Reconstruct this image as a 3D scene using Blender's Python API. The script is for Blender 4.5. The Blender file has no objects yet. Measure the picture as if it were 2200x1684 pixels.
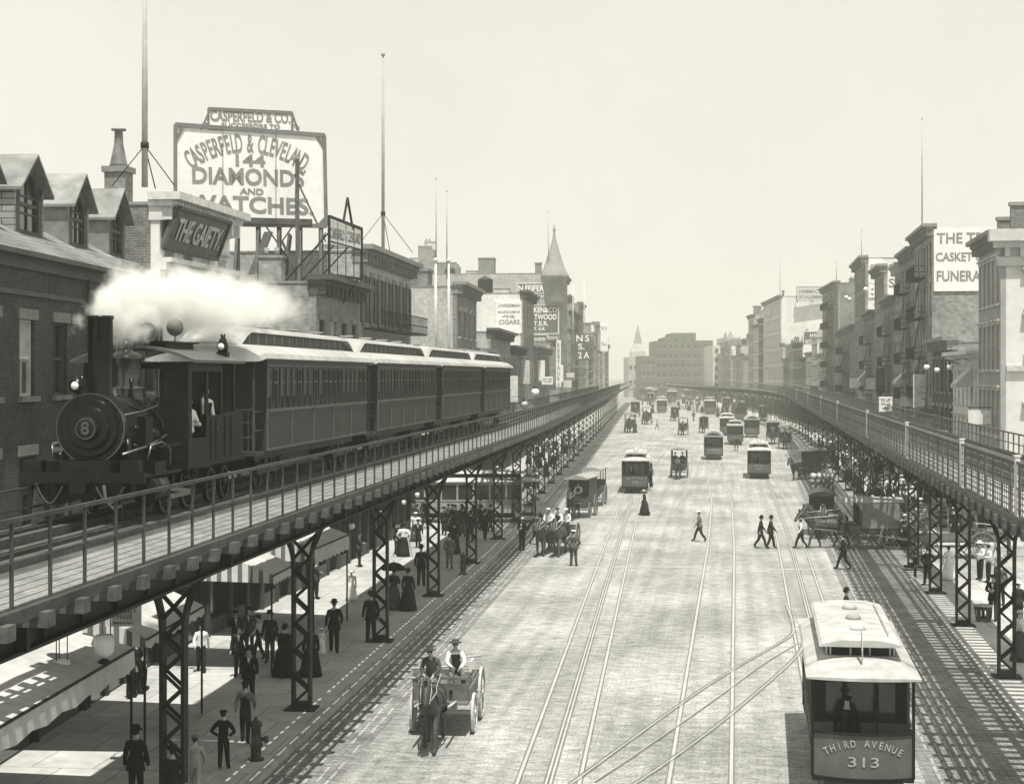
import bpy, bmesh, math, random
from math import sin, cos, pi, radians as R
from mathutils import Vector, Matrix
random.seed(7)
sc = bpy.context.scene
COL = sc.collection
# ------------------------------------------------------------------ camera, sky, sun, exposure
H, F, HOR = 9.4, 3600.0, 805.0        # eye height (m), focal length and horizon row of the 2200 px wide photograph
cd = bpy.data.cameras.new('camera'); cam = bpy.data.objects.new('camera', cd); COL.objects.link(cam)
cam.location = (0, 0, H); cam.rotation_euler = (R(90), 0, 0)
cd.sensor_width = 36; cd.lens = 36*F/2200; cd.shift_y = -(842-HOR)/2200
cd.clip_start = 0.5; cd.clip_end = 6000
sc.camera = cam
TINT = (1.0, .988, 0.885)
SUN_AZ, SUN_EL = R(171), R(68)        # azimuth clockwise from +Y (up the avenue): behind the camera and to its right
w = bpy.data.worlds.new('World'); sc.world = w; w.use_nodes = True
nt = w.node_tree; nt.nodes.clear()
sky = nt.nodes.new('ShaderNodeTexSky'); sky.sky_type = 'NISHITA'; sky.sun_disc = False
sky.sun_elevation = SUN_EL; sky.sun_rotation = SUN_AZ; sky.air_density = 1.0; sky.dust_density = 1.0; sky.ozone_density = 1.0
bw = nt.nodes.new('ShaderNodeRGBToBW'); nt.links.new(sky.outputs[0], bw.inputs[0])
mx = nt.nodes.new('ShaderNodeMix'); mx.data_type = 'RGBA'; mx.blend_type = 'MULTIPLY'; mx.inputs[0].default_value = 1
lift = nt.nodes.new('ShaderNodeMath'); lift.operation = 'MULTIPLY_ADD'; lift.inputs[1].default_value = .12; lift.inputs[2].default_value = 5.0   # thin white overcast veil
nt.links.new(bw.outputs[0], lift.inputs[0]); nt.links.new(lift.outputs[0], mx.inputs[6]); mx.inputs[7].default_value = (*TINT, 1)
bg = nt.nodes.new('ShaderNodeBackground'); bg.inputs[1].default_value = 0.13
tcw = nt.nodes.new('ShaderNodeTexCoord'); nw_ = nt.nodes.new('ShaderNodeTexNoise'); nw_.inputs['Scale'].default_value = 3.2; nw_.inputs['Detail'].default_value = 9; nw_.inputs['Roughness'].default_value = .68
nt.links.new(tcw.outputs['Generated'], nw_.inputs['Vector']); mrw = nt.nodes.new('ShaderNodeMapRange'); nt.links.new(nw_.outputs[0], mrw.inputs[0])
for i_, t_ in enumerate((.3, .7, .93, 1.05)): mrw.inputs[i_+1].default_value = t_     # uneven thickness of the white veil
mx2 = nt.nodes.new('ShaderNodeMix'); mx2.data_type = 'RGBA'; mx2.blend_type = 'MULTIPLY'; mx2.inputs[0].default_value = 1
nt.links.new(mx.outputs[2], mx2.inputs[6]); nt.links.new(mrw.outputs[0], mx2.inputs[7]); nt.links.new(mx2.outputs[2], bg.inputs[0])
wo = nt.nodes.new('ShaderNodeOutputWorld'); nt.links.new(bg.outputs[0], wo.inputs[0])
sd = bpy.data.lights.new('sun', 'SUN'); sun = bpy.data.objects.new('sun', sd); COL.objects.link(sun)
sd.energy = 5.0; sd.angle = R(0.5); sd.color = TINT
sdir = Vector((sin(SUN_AZ)*cos(SUN_EL), cos(SUN_AZ)*cos(SUN_EL), sin(SUN_EL)))
sun.rotation_euler = sdir.to_track_quat('Z', 'Y').to_euler(); sun.location = (40, -40, 90)
sc.view_settings.view_transform = 'Standard'; sc.view_settings.look = 'None'
sc.view_settings.exposure = 0.3; sc.view_settings.gamma = 1
sc.cycles.volume_bounces = 4; sc.cycles.max_bounces = 6; sc.cycles.volume_max_steps = 256
try: sc.cycles.volume_step_rate = .12
except Exception: pass

# ------------------------------------------------------------------ helpers
def G(x, y, z=0.0):
    """world point at height z seen at pixel x,y"""
    d = (H-z)*F/(y-HOR)
    return Vector(((x-1100)*d/F, d, z))
def Z(y, d): return H - (y-HOR)*d/F
def XX(x, d): return (x-1100)*d/F
def lerp_tab(tab, t):
    if t <= tab[0][0]: a, b = tab[0], tab[1]
    elif t >= tab[-1][0]: a, b = tab[-2], tab[-1]
    else:
        for a, b in zip(tab, tab[1:]):
            if t <= b[0]: break
    return a[1] + (b[1]-a[1])*(t-a[0])/(b[0]-a[0])
CLT = [(0, -10.77), (85, -1.70), (100, -0.25), (480, 31.5)]
CRT = [(0, 7.85), (210, 37.7), (260, 44.8), (320, 50.5), (480, 60)]
FLT = [(0, -14.35), (53.7, -11.45), (54.2, -11.4), (61.7, -10.4), (75,-8.77), (100, -6.1), (600, 35.7)]
FRT = [(0, 13.85), (127, 31.9), (260, 50.5), (380, 61), (600, 74)]
def CL(y): return lerp_tab(CLT, y)
def CR(y): return lerp_tab(CRT, y)
def FL(y): return lerp_tab(FLT, y)
def FR(y): return lerp_tab(FRT, y)
LK, RK = 0.85, -0.6     # kerb faces, metres from the column rows

class MB:
    """collects shapes, builds ONE mesh object"""
    def __init__(s): s.v = []; s.f = []; s.m = []; s.M = Matrix(); s.mi = 0; s.sm = []
    def add(s, vs, fs, smooth=False):
        n = len(s.v); M = s.M
        s.v += [tuple(M @ Vector(p)) for p in vs]
        s.f += [tuple(i+n for i in f) for f in fs]; s.m += [s.mi]*len(fs); s.sm += [smooth]*len(fs)
    def box(s, x0, x1, y0, y1, z0, z1):
        s.add([(x0,y0,z0),(x1,y0,z0),(x1,y1,z0),(x0,y1,z0),(x0,y0,z1),(x1,y0,z1),(x1,y1,z1),(x0,y1,z1)],
              [(0,3,2,1),(4,5,6,7),(0,1,5,4),(1,2,6,5),(2,3,7,6),(3,0,4,7)])
    def frustum(s, a, z0, b, z1):
        (x0,x1,y0,y1) = a; (X0,X1,Y0,Y1) = b
        s.add([(x0,y0,z0),(x1,y0,z0),(x1,y1,z0),(x0,y1,z0),(X0,Y0,z1),(X1,Y0,z1),(X1,Y1,z1),(X0,Y1,z1)],
              [(0,3,2,1),(4,5,6,7),(0,1,5,4),(1,2,6,5),(2,3,7,6),(3,0,4,7)])
    def bar(s, p, q, w, h=None, up=(0,0,1)):
        p = Vector(p); q = Vector(q); h = h or w; d = q-p
        if d.length < 1e-6: return
        d.normalize(); up = Vector(up)
        if abs(d.dot(up)) > .98: up = Vector((0,1,0)) if abs(d.y) < .9 else Vector((1,0,0))
        a = d.cross(up).normalized(); b = a.cross(d)
        a *= w/2; b *= h/2
        s.add([p-a-b,p+a-b,p+a+b,p-a+b,q-a-b,q+a-b,q+a+b,q-a+b],
              [(0,3,2,1),(4,5,6,7),(0,1,5,4),(1,2,6,5),(2,3,7,6),(3,0,4,7)])
    def tube(s, pts, r, n=6, caps=True):
        pts = [Vector(p) for p in pts]; N = len(pts)
        rs = r if isinstance(r, (list, tuple)) else [r]*N
        vs = []; fs = []; prev = None
        for i, p in enumerate(pts):
            d = (pts[min(i+1,N-1)] - pts[max(i-1,0)])
            d = d.normalized() if d.length > 1e-7 else Vector((0,0,1))
            if prev is None:
                u = Vector((0,0,1)) if abs(d.z) < .9 else Vector((1,0,0))
                a = d.cross(u).normalized()
            else:
                a = prev - d*prev.dot(d)
                a = a.normalized() if a.length > 1e-6 else d.orthogonal().normalized()
            prev = a; b = d.cross(a)
            for k in range(n):
                t = 2*pi*k/n; vs.append(p + (a*cos(t)+b*sin(t))*rs[i])
        for i in range(N-1):
            for k in range(n):
                k2 = (k+1) % n; fs.append((i*n+k, i*n+k2, (i+1)*n+k2, (i+1)*n+k))
        if caps: fs.append(tuple(range(n-1,-1,-1))); fs.append(tuple((N-1)*n+k for k in range(n)))
        s.add(vs, fs, n > 5)
    def cyl(s, p, q, r, n=12, r2=None): s.tube([p, q], [r, r if r2 is None else r2], n)
    def lathe(s, prof, c=(0,0,0), axis='z', n=16):
        """prof: [(radius, along)], closed by its own ends"""
        vs = []; fs = []
        for (r, t) in prof:
            for k in range(n):
                a = 2*pi*k/n; x, y = r*cos(a), r*sin(a)
                q = (x, y, t) if axis == 'z' else ((x, t, y) if axis == 'y' else (t, x, y))
                vs.append((c[0]+q[0], c[1]+q[1], c[2]+q[2]))
        for i in range(len(prof)-1):
            for k in range(n):
                k2 = (k+1) % n; fs.append((i*n+k, i*n+k2, (i+1)*n+k2, (i+1)*n+k))
        fs.append(tuple(range(n-1,-1,-1))); fs.append(tuple((len(prof)-1)*n+k for k in range(n)))
        s.add(vs, fs, True)
    def ball(s, c, r, n=10, m=7, sq=(1,1,1)):
        prof = [(max(r*sin(pi*i/m), 1e-3), -r*cos(pi*i/m)) for i in range(m+1)]
        old = s.M; s.M = old @ Matrix.Translation(c) @ Matrix.Diagonal((*sq, 1)); s.lathe(prof, n=n); s.M = old
    def ring(s, c, r0, r1, w, axis='x', n=20):
        """flat ring (wheel tyre) of width w about axis"""
        vs = []; fs = []
        for (r, t) in ((r1,-w/2),(r1,w/2),(r0,w/2),(r0,-w/2)):
            for k in range(n):
                a = 2*pi*k/n; x, y = r*cos(a), r*sin(a)
                q = (t, x, y) if axis == 'x' else ((x, t, y) if axis == 'y' else (x, y, t))
                vs.append((c[0]+q[0], c[1]+q[1], c[2]+q[2]))
        for i in range(4):
            for k in range(n):
                k2 = (k+1) % n; j = (i+1) % 4; fs.append((i*n+k, i*n+k2, j*n+k2, j*n+k))
        s.add(vs, fs)
    def prism(s, poly, t0, t1, plane='xz'):
        """poly in a plane, thickened along the third axis from t0 to t1"""
        n = len(poly); f = {'xz': lambda a,b,t:(a,t,b), 'yz': lambda a,b,t:(t,a,b), 'xy': lambda a,b,t:(a,b,t)}[plane]
        vs = [f(a,b,t0) for a,b in poly] + [f(a,b,t1) for a,b in poly]
        fs = [tuple(range(n)), tuple(range(2*n-1, n-1, -1))] + [(i, (i+1)%n, n+(i+1)%n, n+i) for i in range(n)]
        s.add(vs, fs)
    def loft(s, secs, caps=True, smooth=True):
        n = len(secs[0]); vs = [p for q in secs for p in q]; fs = []
        for i in range(len(secs)-1):
            for k in range(n):
                k2 = (k+1) % n; fs.append((i*n+k, i*n+k2, (i+1)*n+k2, (i+1)*n+k))
        if caps: fs.append(tuple(range(n-1,-1,-1))); fs.append(tuple((len(secs)-1)*n+k for k in range(n)))
        s.add(vs, fs, smooth)
    def build(s, name, mats, parent=None, fix=True, bevel=0):
        me = bpy.data.meshes.new(name); me.from_pydata(s.v, [], s.f)
        if not isinstance(mats, (list, tuple)): mats = [mats]
        for m in mats: me.materials.append(m)
        me.polygons.foreach_set('material_index', s.m); me.polygons.foreach_set('use_smooth', s.sm)
        if fix:
            b = bmesh.new(); b.from_mesh(me); bmesh.ops.recalc_face_normals(b, faces=b.faces); b.to_mesh(me); b.free()
        me.update()
        o = bpy.data.objects.new(name, me); COL.objects.link(o)
        if parent: o.parent = parent
        return o
def tag(o, label=None, cat=None, group=None, kind=None):
    if label: o['label'] = label
    if cat: o['category'] = cat
    if group: o['group'] = group
    if kind: o['kind'] = kind
    return o
def empty(name, label, cat, loc=(0,0,0), rz=0, group=None):
    o = bpy.data.objects.new(name, None); COL.objects.link(o); o.location = loc; o.rotation_euler = (0,0,rz); o.empty_display_size = .3
    return tag(o, label, cat, group)
def wpart(mb, name, mats, root, **k):
    """a part whose mesh is in world coordinates under an unrotated thing"""
    o = mb.build(name, mats, root, **k); o.location = -Vector(root.location); return o
def instance(src, name, parent, loc=(0,0,0), rz=0, sc_=None):
    o = bpy.data.objects.new(name, src.data); COL.objects.link(o); o.parent = parent; o.location = loc; o.rotation_euler = (0,0,rz)
    if sc_: o.scale = sc_
    return o
KIDS = {}
def copy_tree(o, parent=None):
    c = o.copy(); COL.objects.link(c); c.parent = parent
    for ch in o.children: copy_tree(ch, c)
    return c

# ------------------------------------------------------------------ materials (one warm grey tint, as the print has)
def col(v): return (min(v,1), min(v,1), min(v*.985,1), 1)
MATS = {}
def mat(name, v, rough=.8, noise=.25, scale=6, metal=0, kind=None, v2=None, bump=0, bscale=None, spec=.3, glassy=0):
    key = (name)
    if key in MATS: return MATS[key]
    m = bpy.data.materials.new(name); m.use_nodes = True; n = m.node_tree; L = n.links; p = n.nodes['Principled BSDF']
    p.inputs['Roughness'].default_value = rough; p.inputs['Metallic'].default_value = metal; p.inputs['Specular IOR Level'].default_value = spec
    ge = n.nodes.new('ShaderNodeNewGeometry'); pos = ge.outputs['Position']
    def node(t, **kw):
        q = n.nodes.new(t)
        for a, b in kw.items(): setattr(q, a, b)
        return q
    def noisef(sc_, det=4):
        q = node('ShaderNodeTexNoise'); q.inputs['Scale'].default_value = sc_; q.inputs['Detail'].default_value = det; L.new(pos, q.inputs['Vector']); return q.outputs[0]
    def maprange(i, a, b, c, d):
        q = node('ShaderNodeMapRange'); L.new(i, q.inputs[0])
        for k, t in enumerate((a,b,c,d)): q.inputs[k+1].default_value = t
        return q.outputs[0]
    def mul(a, b):
        q = node('ShaderNodeMix', data_type='RGBA', blend_type='MULTIPLY'); q.inputs[0].default_value = 1
        L.new(a, q.inputs[6]); L.new(b, q.inputs[7]); return q.outputs[2]
    base = None
    if kind in ('brick', 'cobble', 'clap', 'slab', 'strip', 'stripe', 'plank'):
        br = node('ShaderNodeTexBrick')
        sep = node('ShaderNodeSeparateXYZ'); L.new(pos, sep.inputs[0]); cmb = node('ShaderNodeCombineXYZ')
        if kind in ('cobble', 'slab', 'strip', 'plank'):
            rot = node('ShaderNodeVectorRotate', rotation_type='Z_AXIS'); rot.inputs['Angle'].default_value = bscale or 0
            L.new(pos, rot.inputs['Vector']); L.new(rot.outputs[0], br.inputs['Vector'])
        else:
            ad = node('ShaderNodeMath', operation='ADD'); L.new(sep.outputs[0], ad.inputs[0]); L.new(sep.outputs[1], ad.inputs[1])
            L.new(ad.outputs[0], cmb.inputs[0]); L.new(sep.outputs[2], cmb.inputs[1]); L.new(cmb.outputs[0], br.inputs['Vector'])
        br.inputs['Scale'].default_value = 1
        S = {'brick':(.24,.085,.012), 'cobble':(.34,.13,.02), 'clap':(4,.17,.016), 'slab':(1.5,1.9,.02), 'strip':(.16,1.1,.02), 'stripe':(.3,50,.0), 'plank':(.25,4.0,.02)}[kind]
        br.inputs['Brick Width'].default_value = S[0]; br.inputs['Row Height'].default_value = S[1]; br.inputs['Mortar Size'].default_value = S[2]
        br.inputs['Mortar Smooth'].default_value = .3
        dv = v if v2 is None else v2
        br.inputs['Color1'].default_value = col(v*(1+noise*.6)); br.inputs['Color2'].default_value = col(v*(1-noise*.6)); br.inputs['Mortar'].default_value = col(dv)
        if kind == 'stripe':
            br.offset = 0; br.inputs['Color1'].default_value = col(v); br.inputs['Color2'].default_value = col(v)
        base = br.outputs[0]
        bumpsrc = br.outputs['Fac']
        b_sgn = -1
    else:
        rgb = node('ShaderNodeRGB'); rgb.outputs[0].default_value = col(v); base = rgb.outputs[0]; bumpsrc = None; b_sgn = 1
    if noise:
        nf = maprange(noisef(scale), .25, .75, 1-noise, 1+noise); base = mul(base, nf)
        nf2 = maprange(noisef(scale*.13, 3), .3, .7, 1-noise*.8, 1+noise*.6); base = mul(base, nf2)
    L.new(base, p.inputs['Base Color'])
    if bump:
        bp = node('ShaderNodeBump'); bp.inputs['Strength'].default_value = bump; bp.inputs['Distance'].default_value = .02
        src = bumpsrc if bumpsrc is not None else noisef(scale*3)
        if b_sgn < 0: bp.invert = True
        L.new(src, bp.inputs['Height']); L.new(bp.outputs[0], p.inputs['Normal'])
    MATS[key] = m; return m

def flat_text(body, size, M, material, parent=None, name='lettering', ext=.01, bold=.0, sx=1.0, align='CENTER', wide=1.0, fit=None):
    """lettering as a mesh; M places it (letters in local xy, facing +z)"""
    cu = bpy.data.curves.new('lettering', 'FONT'); cu.body = body; cu.size = size; cu.align_x = align; cu.align_y = 'CENTER'
    cu.extrude = ext; cu.offset = bold*size; cu.space_character = wide; cu.resolution_u = 3
    t = bpy.data.objects.new('lettering_curve', cu); COL.objects.link(t)
    bpy.context.view_layer.update()
    me = bpy.data.meshes.new_from_object(t.evaluated_get(bpy.context.evaluated_depsgraph_get()))
    bpy.data.objects.remove(t)
    if fit and len(me.vertices):     # scale to a given width and height, centred
        xs = [v.co.x for v in me.vertices]; ys = [v.co.y for v in me.vertices]
        a, b = fit[0]/(max(xs)-min(xs)), fit[1]/(max(ys)-min(ys))
        me.transform(Matrix.Diagonal((a, b, 1, 1)) @ Matrix.Translation((-(max(xs)+min(xs))/2, -(max(ys)+min(ys))/2, 0))); sx = 1
    me.transform(M @ Matrix.Diagonal((sx, 1, 1, 1))); me.materials.clear(); me.materials.append(material)
    o = bpy.data.objects.new(name, me); COL.objects.link(o)
    if parent: o.parent = parent
    return o
def arc_text(body, size, M, r, span, material, parent, bold=.02, ext=.01, sx=1.0, mid=pi/2):
    """letters set along an arc of radius r (centre below); span in radians; joined in one mesh"""
    V = []; Fc = []; n = len(body)
    for i, ch in enumerate(body):
        if ch == ' ': continue
        a = mid + span/2 - span*i/(n-1)
        L_ = Matrix.Translation((r*cos(a), r*sin(a)-r, 0)) @ Matrix.Rotation(a-pi/2, 4, 'Z')
        o = flat_text(ch, size, M @ L_, material, None, ext=ext, bold=bold, sx=sx)
        k = len(V); V += [tuple(v.co) for v in o.data.vertices]; Fc += [tuple(j+k for j in p.vertices) for p in o.data.polygons]
        bpy.data.objects.remove(o)
    me = bpy.data.meshes.new('lettering'); me.from_pydata(V, [], Fc); me.materials.append(material)
    o = bpy.data.objects.new('lettering', me); COL.objects.link(o); o.parent = parent
    return o
def face_M(origin, right, up):
    """matrix whose x runs along right, y along up"""
    r = Vector(right).normalized(); u = Vector(up); u = (u - r*u.dot(r)).normalized(); n = r.cross(u)
    M = Matrix.Identity(4)
    for i in range(3): M[i][0] = r[i]; M[i][1] = u[i]; M[i][2] = n[i]; M[i][3] = origin[i]
    return M
iron = mat('dark_iron', .016, .65, .3, 3, spec=.2)
iron2 = mat('weathered_iron', .045, .7, .4, 4)
black = mat('black_paint', .016, .32, .2, 3, spec=.5)
wood_dark = mat('dark_timber', .075, .85, .4, 7)
wood_pale = mat('weathered_plank', .2, .9, .35, 9)
white = mat('white_paint', .74, .6, .12, 4)
offwhite = mat('aged_white_paint', .6, .7, .2, 3)
glass = mat('dark_glass', .03, .12, .1, 2, spec=.7)
letter_dark = mat('dark_lettering', .16, .8, .2, 9)
letter_grey = mat('grey_lettering', .22, .8, .2, 9)
stone = mat('brownstone', .22, .85, .2, 3)
pale_stone = mat('pale_stone', .46, .85, .18, 2)
# ------------------------------------------------------------------ ground, road, pavements, tracks
ROT = R(7.2)
def ribbon(tab_fn0, tab_fn1, ys, z):
    mb = MB()
    vs = []
    for y in ys: vs += [(tab_fn0(y), y, z), (tab_fn1(y), y, z)]
    mb.add(vs, [(2*i, 2*i+1, 2*i+3, 2*i+2) for i in range(len(ys)-1)])
    return mb
YS = [5, 40, 70, 85, 100, 130, 160, 210, 260, 320, 400, 480, 560]
earth = mat('ground_earth', .25, .95, .2, .3)
mb = MB(); mb.add([(-1500,-300,-.03),(1500,-300,-.03),(1500,3500,-.03),(-1500,3500,-.03)], [(0,1,2,3)])
tag(mb.build('ground', earth), kind='structure')
# granite block paving: coursed blocks, worn pale, with stains
def road_material():
    m = bpy.data.materials.new('granite_block_paving'); m.use_nodes = True; n = m.node_tree; L = n.links; p = n.nodes['Principled BSDF']
    p.inputs['Roughness'].default_value = .75; p.inputs['Specular IOR Level'].default_value = .25
    ge = n.nodes.new('ShaderNodeNewGeometry')
    rot = n.nodes.new('ShaderNodeVectorRotate'); rot.rotation_type = 'Z_AXIS'; rot.inputs['Angle'].default_value = ROT
    L.new(ge.outputs['Position'], rot.inputs['Vector'])
    wob = n.nodes.new('ShaderNodeTexNoise'); wob.inputs['Scale'].default_value = 1.2; L.new(ge.outputs['Position'], wob.inputs['Vector'])
    vm = n.nodes.new('ShaderNodeVectorMath'); vm.operation = 'MULTIPLY_ADD'; vm.inputs[1].default_value = (.3,.5,0); L.new(wob.outputs['Color'], vm.inputs[0]); L.new(rot.outputs[0], vm.inputs[2])
    br = n.nodes.new('ShaderNodeTexBrick'); L.new(vm.outputs[0], br.inputs['Vector'])
    br.inputs['Scale'].default_value = 1; br.inputs['Brick Width'].default_value = .31; br.inputs['Row Height'].default_value = .135; br.inputs['Mortar Size'].default_value = .013; br.inputs['Mortar Smooth'].default_value = .5
    br.inputs['Color1'].default_value = col(.43); br.inputs['Color2'].default_value = col(.33); br.inputs['Mortar'].default_value = col(.31)
    def noise(s, d, st=1):
        q = n.nodes.new('ShaderNodeTexNoise'); q.inputs['Scale'].default_value = s; q.inputs['Detail'].default_value = d
        mp = n.nodes.new('ShaderNodeVectorMath'); mp.operation = 'MULTIPLY'; mp.inputs[1].default_value = (1, st, 1)
        L.new(rot.outputs[0], mp.inputs[0]); L.new(mp.outputs[0], q.inputs['Vector']); return q.outputs[0]
    def mr(i, a, b, c, d):
        q = n.nodes.new('ShaderNodeMapRange'); L.new(i, q.inputs[0])
        for k, t in enumerate((a,b,c,d)): q.inputs[k+1].default_value = t
        return q.outputs[0]
    def mul(a, b):
        q = n.nodes.new('ShaderNodeMix'); q.data_type = 'RGBA'; q.blend_type = 'MULTIPLY'; q.inputs[0].default_value = 1
        L.new(a, q.inputs[6]); L.new(b, q.inputs[7]); return q.outputs[2]
    c = mul(br.outputs[0], mr(noise(.22, 5, .6), .35, .68, .66, 1.14))
    c = mul(c, mr(noise(1.6, 6, 1.8), .3, .7, .74, 1.22))
    c = mul(c, mr(noise(14, 3), .3, .75, .62, 1.36))
    c = mul(c, mr(noise(3.4, 5, 3.5), .32, .68, .78, 1.2))
    # droppings and dirt: small dark blots; long worn streaks along the street
    c = mul(c, mr(noise(2.3, 2, .55), .2, .36, .55, 1))
    st = n.nodes.new('ShaderNodeTexNoise'); st.inputs['Scale'].default_value = 1.0; st.inputs['Detail'].default_value = 4
    sm = n.nodes.new('ShaderNodeVectorMath'); sm.operation = 'MULTIPLY'; sm.inputs[1].default_value = (2.2, .05, 1); L.new(rot.outputs[0], sm.inputs[0]); L.new(sm.outputs[0], st.inputs['Vector'])
    c = mul(c, mr(st.outputs[0], .3, .7, .8, 1.18))
    L.new(c, p.inputs['Base Color'])
    bp = n.nodes.new('ShaderNodeBump'); bp.inputs['Strength'].default_value = .5; bp.inputs['Distance'].default_value = .015; bp.invert = True
    L.new(br.outputs['Fac'], bp.inputs['Height']); L.new(bp.outputs[0], p.inputs['Normal'])
    return m
roadm = road_material()
mb = ribbon(lambda y: CL(y)+LK-40*(y > 480) , lambda y: CR(y)+RK+40*(y > 480), YS, 0.0)
tag(mb.build('road', roadm), kind='structure')
# cross streets: on the left about y 101..121, on the right 76..91
mb = MB(); mb.add([(-90,104,.0),(CL(104)+LK,101,.0),(CL(121)+LK,121,.0),(-90,124,.0)], [(0,1,2,3)])
mb.add([(CR(76)+RK,76,.0),(120,74,.0),(120,89,.0),(CR(90.5)+RK,90.5,.0)], [(0,1,2,3)])
tag(mb.build('side_street', roadm), kind='structure')
flag = mat('flagstone', .42, .85, .16, 2.5, kind='slab', v2=.2, bscale=R(6.5))
kerbm = mat('kerb_stone', .34, .85, .3, 4)
def pavement(f0, f1, ys, flip):
    mb = MB()
    for a, b in zip(ys, ys[1:]):
        x0, x1, X0, X1 = f0(a), f1(a), f0(b), f1(b)
        mb.add([(x0,a,.15),(x1,a,.15),(X1,b,.15),(X0,b,.15),(x0,a,-.02),(x1,a,-.02),(X1,b,-.02),(X0,b,-.02)],
               [(0,1,2,3),(0,1,5,4),(1,2,6,5),(2,3,7,6),(3,0,4,7)])
    return mb.build('sidewalk', flag)
tag(pavement(lambda y: FL(y)-1, lambda y: CL(y)+LK-.22, [8,54,62,85,100.5], 0), kind='structure')
tag(pavement(lambda y: FL(y)-1, lambda y: CL(y)+LK-.22, [121,160,260,400,560], 0), kind='structure')
tag(pavement(lambda y: CR(y)+RK+.22, lambda y: FR(y)+1, [15,76], 0), kind='structure')
tag(pavement(lambda y: CR(y)+RK+.22, lambda y: FR(y)+1, [90.5,160,210,260,320,400,560], 0), kind='structure')
mb = MB()
for cf, o, ys in ((CL, LK, [8,40,70,85,93,101]), (CL, LK, [121,200,260,400,560]), (CR, RK, [15,76]), (CR, RK, [90.5,210,260,320,400,560])):
    o0, o1 = (o-.2, o) if o > 0 else (o, o+.2)
    for a, b in zip(ys, ys[1:]):
        mb.add([(cf(a)+o0,a,.165),(cf(a)+o1,a,.165),(cf(b)+o1,b,.165),(cf(b)+o0,b,.165),(cf(a)+o0,a,-.02),(cf(a)+o1,a,-.02),(cf(b)+o1,b,-.02),(cf(b)+o0,b,-.02)],
               [(0,1,2,3),(0,1,5,4),(1,2,6,5),(2,3,7,6),(3,0,4,7)])
tag(mb.build('kerb', kerbm), kind='structure')
# granite gutters toned for deck shade; pale dashes paint sun through plank gaps
gut = mat('gutter_paving', .23, .85, .35, 5, kind='cobble', v2=.1, bscale=ROT)
gut_hi = mat('sun_dash_stone', .36, .7, .2, 5)
for cf, o, wd, sgn, ys in ((CL, LK, 1.75, 1, [8,40,70,85,101]), (CR, RK, 3.2, -1, [15,45,75,100,140,200])):
    mb = MB(); vs = []
    for y in ys:
        a, b = cf(y)+o, cf(y)+o+sgn*wd
        vs += [(min(a,b), y, .004), (max(a,b), y, .004)]
    mb.add(vs, [(2*i, 2*i+1, 2*i+3, 2*i+2) for i in range(len(ys)-1)])
    tag(mb.build('gutter', gut), kind='structure')
    mb = MB(); rr = random.Random(3)
    for k in range(5):
        off = o + sgn*((.45 if sgn > 0 else 1.75) + .27*k)
        y = ys[0]
        while y < (101 if sgn > 0 else 150):
            L_ = rr.uniform(.5, 1.0)
            if rr.random() < .8:
                j = rr.uniform(-.02,.02); x0, x1 = cf(y)+off+j, cf(y+L_)+off+j
                mb.add([(x0-.032,y,.009),(x0+.032,y,.009),(x1+.032,y+L_,.009),(x1-.032,y+L_,.009)], [(0,1,2,3)])
            y += L_ + rr.uniform(.12,.3)
    tag(mb.build('sun_dash_stones', gut_hi), kind='structure')
# street railway tracks laid in the paving
rail_m = mat('worn_street_rail', .42, .45, .12, 3); slot_m = mat('slot_shadow', .16, .9, .3, 6)
def poly_pts(pts, step=4):
    out = []
    for a, b in zip(pts, pts[1:]):
        n = max(1, int((b-a).length/step))
        out += [a.lerp(b, i/n) for i in range(n)]
    return out + [pts[-1]]
def offset_line(pts, off):
    r = []
    for i, p in enumerate(pts):
        d = (pts[min(i+1,len(pts)-1)] - pts[max(i-1,0)]); d.normalize()
        r.append(p + Vector((d.y, -d.x, 0))*off)
    return r
def strip(mb, pts, w, z):
    a, b = offset_line(pts, -w/2), offset_line(pts, w/2); vs = []
    for p, q in zip(a, b): vs += [(p.x,p.y,z),(q.x,q.y,z)]
    mb.add(vs, [(2*i, 2*i+1, 2*i+3, 2*i+2) for i in range(len(pts)-1)])
def street_track(cl, gauge=1.43, slot=True, flat=.075):
    m1, m2 = MB(), MB()
    for s in (-1, 1):
        o = offset_line(cl, s*gauge/2); strip(m1, o, flat, .012)
        strip(m2, offset_line(cl, s*(gauge/2)+flat/2+.02), .035, .008); strip(m2, offset_line(cl, s*(gauge/2)-flat/2-.02), .035, .008)
    if slot:
        strip(m1, offset_line(cl, -.05), .045, .012); strip(m1, offset_line(cl, .05), .045, .012)
        strip(m2, cl, .05, .013); strip(m2, offset_line(cl, -.1), .04, .008); strip(m2, offset_line(cl, .1), .04, .008)
    tag(m1.build('street_track', rail_m), kind='structure'); tag(m2.build('track_groove', slot_m), kind='structure')
V3 = lambda x, y: Vector((x, y, 0))
T1 = [V3(2.54+.0932*(y-56.9), y) for y in (20,57,90,123)] + [V3(8.7+.085*(y-123), y) for y in (170,240,330,430)]
T2 = [V3(6.78+.134*(y-56.9), y) for y in (20,57,91)] + [V3(15.4,123), V3(22.3,188), V3(28.5,260), V3(35,340), V3(42,430)]
T3 = [V3(11.6+.14*(y-65.3), y) for y in (20,65,98)] + [V3(19.4,123), V3(30.0,205), V3(36.5,270), V3(42,340), V3(48,430)]
T5 = [V3(9.2,112), V3(10.6,116), V3(12.6,130), V3(20.0,190), V3(25.5,250), V3(30.0,320)]
street_track(poly_pts(T1)); street_track(poly_pts(T2), slot=False, flat=.08); street_track(poly_pts(T3)); street_track(poly_pts(T5), slot=False, flat=.05)
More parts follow.
